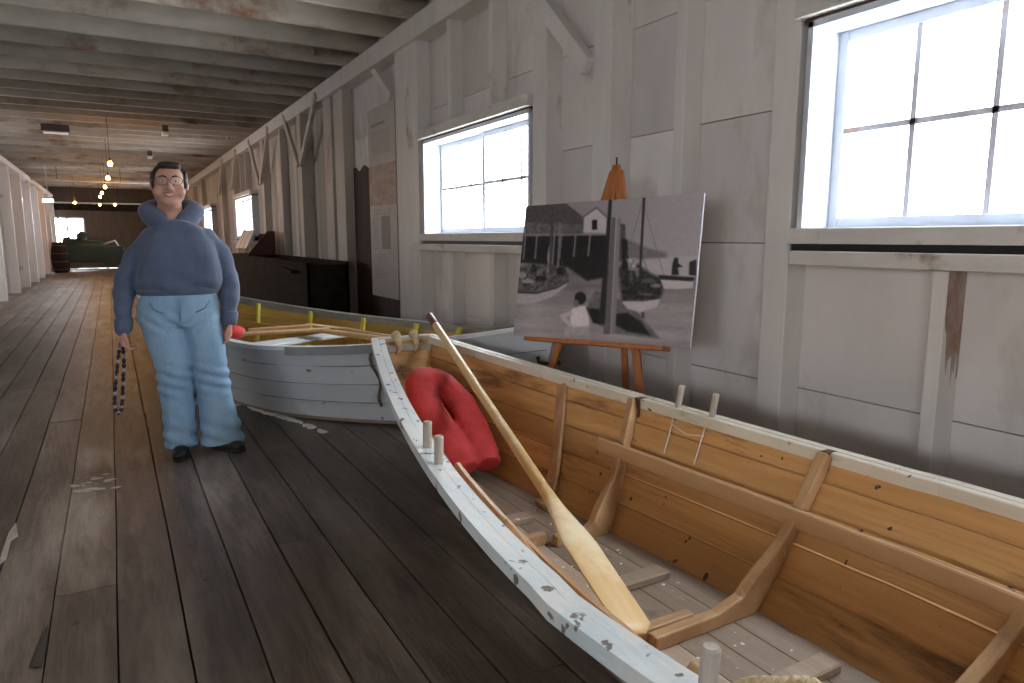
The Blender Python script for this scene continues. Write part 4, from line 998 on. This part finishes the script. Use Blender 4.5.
# jeans
jn = MB()
jn.loft([ring(-.035, .0, .96, .210, .142), ring(-.035, .0, .935, .217, .147), ring(-.033, .005, .87, .235, .160), ring(-.030, .008, .80, .243, .165), ring(-.028, .008, .755, .225, .14)], 0, .5)
jn.loft([ring(-.135, .005, .84, .118, .142), ring(-.122, .0, .74, .121, .135), ring(-.092, -.005, .62, .113, .122), ring(-.062, -.01, .48, .103, .110), ring(-.040, .0, .30, .094, .105), ring(-.026, .005, .12, .094, .108), ring(-.022, .005, .045, .096, .112)], 0, .5)
jn.loft([ring(.078, .005, .84, .122, .142), ring(.098, .0, .74, .120, .135), ring(.128, -.005, .62, .112, .122), ring(.152, -.01, .48, .104, .112), ring(.178, .0, .30, .104, .112), ring(.212, .005, .12, .120, .122), ring(.224, .005, .04, .130, .130)], 0, .5)
def jf(co, n):
    k = math.exp(-((co.z - .44) / .09) ** 2); h = math.exp(-((co.z - .10) / .10) ** 2); c = math.exp(-((co.z - .79) / .07) ** 2)
    return .007 * k * math.sin(co.z * 95 + co.x * 30) + .009 * h * math.sin(co.z * 70 + co.x * 25 + 2) + .004 * c * math.sin(co.z * 90 - abs(co.x + .03) * 60)
organic('jeans', jn, M['jeans'], ps, .010, 4, .008, 6, (1, 1, .5), jf)
m = MB(); m.tube([(-.03, -.163, .915), (-.03, -.168, .87), (-.028, -.162, .80), (-.025, -.13, .765)], .0035, 6); m.tube([(-.20, -.135, .90), (-.17, -.155, .86), (-.12, -.165, .84)], .003, 6); m.tube([(.14, -.135, .90), (.11, -.155, .86), (.06, -.165, .84)], .003, 6); child('jeans_seam', m, M['denim_seam'])
# shoes
def warp(p):
    z = p[2]
    k = np.interp(z, [0, .3, .8, 1.05, 1.27, 1.36, 1.42, 2], [.934, .922, .902, .892, .884, .93, 1.03, 1.03])
    x0 = np.interp(z, [0, .3, .8, 1.05, 1.25, 1.36, 1.42, 1.66], [-.010, .009, .041, .057, .070, .083, .097, .111])
    return (x0 + k * p[0], p[1], p[2])
def warp_mb(m): m.v = [warp(p) for p in m.v]; return m
def shoe(x, y, ang):
    m = MB(); m.sphere((0, .05, .05), (.045, .06, .05), 12); m.sphere((0, -.05, .038), (.047, .085, .036), 12); m.sphere((0, -.115, .032), (.043, .05, .028), 12); m.box((-.036, -.14, .010), (.036, .09, .03))
    m.xf(Matrix.Translation((x, y, 0)) @ Matrix.Rotation(ang, 4, 'Z')); o = organic('shoe', m, M['shoe'], ps, .006, 3)
    s = MB(); s.loft([[V((x_ * .047, -.045 + y_ * .125, z)) for x_, y_ in [(math.cos(2 * PI * k / 24) * (1 if math.sin(2 * PI * k / 24) < 0 else .85), math.sin(2 * PI * k / 24)) for k in range(24)]] for z in (.0, .014)], 0, .5)
    s.xf(Matrix.Translation((x, y, 0)) @ Matrix.Rotation(ang, 4, 'Z')); s.build('sole', M['sole'], o)
shoe(-.018, -.03, -.12); shoe(.215, -.03, .85)
def warp_tree(o):
    for c in o.children:
        if c.type == 'MESH':
            for v in c.data.vertices: v.co = warp(v.co)
        warp_tree(c)
bpy.context.view_layer.update(); warp_tree(ps)
# strap held in the hand: two strands joined in a loop
st = empty('beaded_strap'); st.matrix_world = ps.matrix_basis.copy()
tag(st, 'long black and pale patterned strap hanging in a loop from the person\'s hand', 'strap')
cl = [V((-.362, -.035, .655)), V((-.372, -.045, .56)), V((-.382, -.045, .44)), V((-.386, -.045, .33)), V((-.370, -.045, .285)), V((-.352, -.045, .30)), V((-.345, -.045, .36)), V((-.342, -.042, .46)), V((-.338, -.04, .56)), V((-.345, -.035, .655)), V((-.354, -.035, .668)), V((-.362, -.035, .655))]
dn = catmull(cl, 8); dk = MB(); dk.tube(dn, [(.007, .003)] * len(dn), 8)
for i in range(1, len(dn) - 1, 2):
    t = (i // 2) % 3
    if t: dk.sphere(dn[i], .012, 6)
    else: lt = MB(); lt.sphere(dn[i], .0125, 6); warp_mb(lt); lab(lt.build('bead', M['bead_light'], st), 'pale bead')
warp_mb(dk); dk.build('strap_cord', M['bead_dark'], st)

# ------------------------------------------------------------------ light
wd = bpy.data.worlds.new('overcast_sky'); bpy.context.scene.world = wd; wd.use_nodes = True
bg = wd.node_tree.nodes['Background']; bg.inputs[0].default_value = (.95, .965, 1.0, 1); bg.inputs[1].default_value = 1.0
def portal(x, y, z, sx, sy, rot):
    l = bpy.data.lights.new('window_portal', 'AREA'); l.shape = 'RECTANGLE'; l.size = sx; l.size_y = sy; l.cycles.is_portal = True
    o = bpy.data.objects.new('window_portal', l); C.objects.link(o); o.location = (x, y, z); o.rotation_euler = rot
    o['kind'] = 'helper'
for a, b_ in wins: portal(XS + .09, (a + b_) / 2, (WZ0 + WZ1) / 2, WZ1 - WZ0, b_ - a, (0, PI / 2, 0))
for a, b_ in lw: portal(XL - .09, (a + b_) / 2, (WZ0 + WZ1) / 2, WZ1 - WZ0, b_ - a, (0, -PI / 2, 0))
portal((ex0 + ex1) / 2, YE + .1, (ez0 + ez1) / 2, ex1 - ex0, ez1 - ez0, (-PI / 2, 0, 0))

# ------------------------------------------------------------------ camera
cam = bpy.data.cameras.new('camera'); co_ = bpy.data.objects.new('camera', cam); C.objects.link(co_)
phi, th = math.atan2(103.5, 690), math.atan2(402, 690 / math.cos(math.atan2(103.5, 690)))
F = V((math.sin(th) * math.cos(phi), math.cos(th) * math.cos(phi), -math.sin(phi))); co_.location = (0, 0, 1.25)
co_.rotation_euler = F.to_track_quat('-Z', 'Y').to_euler(); cam.sensor_width = 36; cam.lens = 690 / 1024 * 36; cam.clip_start = .05; cam.clip_end = 200
sc = bpy.context.scene; sc.camera = co_
sc.view_settings.view_transform = 'Standard'; sc.view_settings.look = 'None'; sc.view_settings.gamma = 1; sc.view_settings.use_curve_mapping = False
sc.view_settings.exposure = 4.6
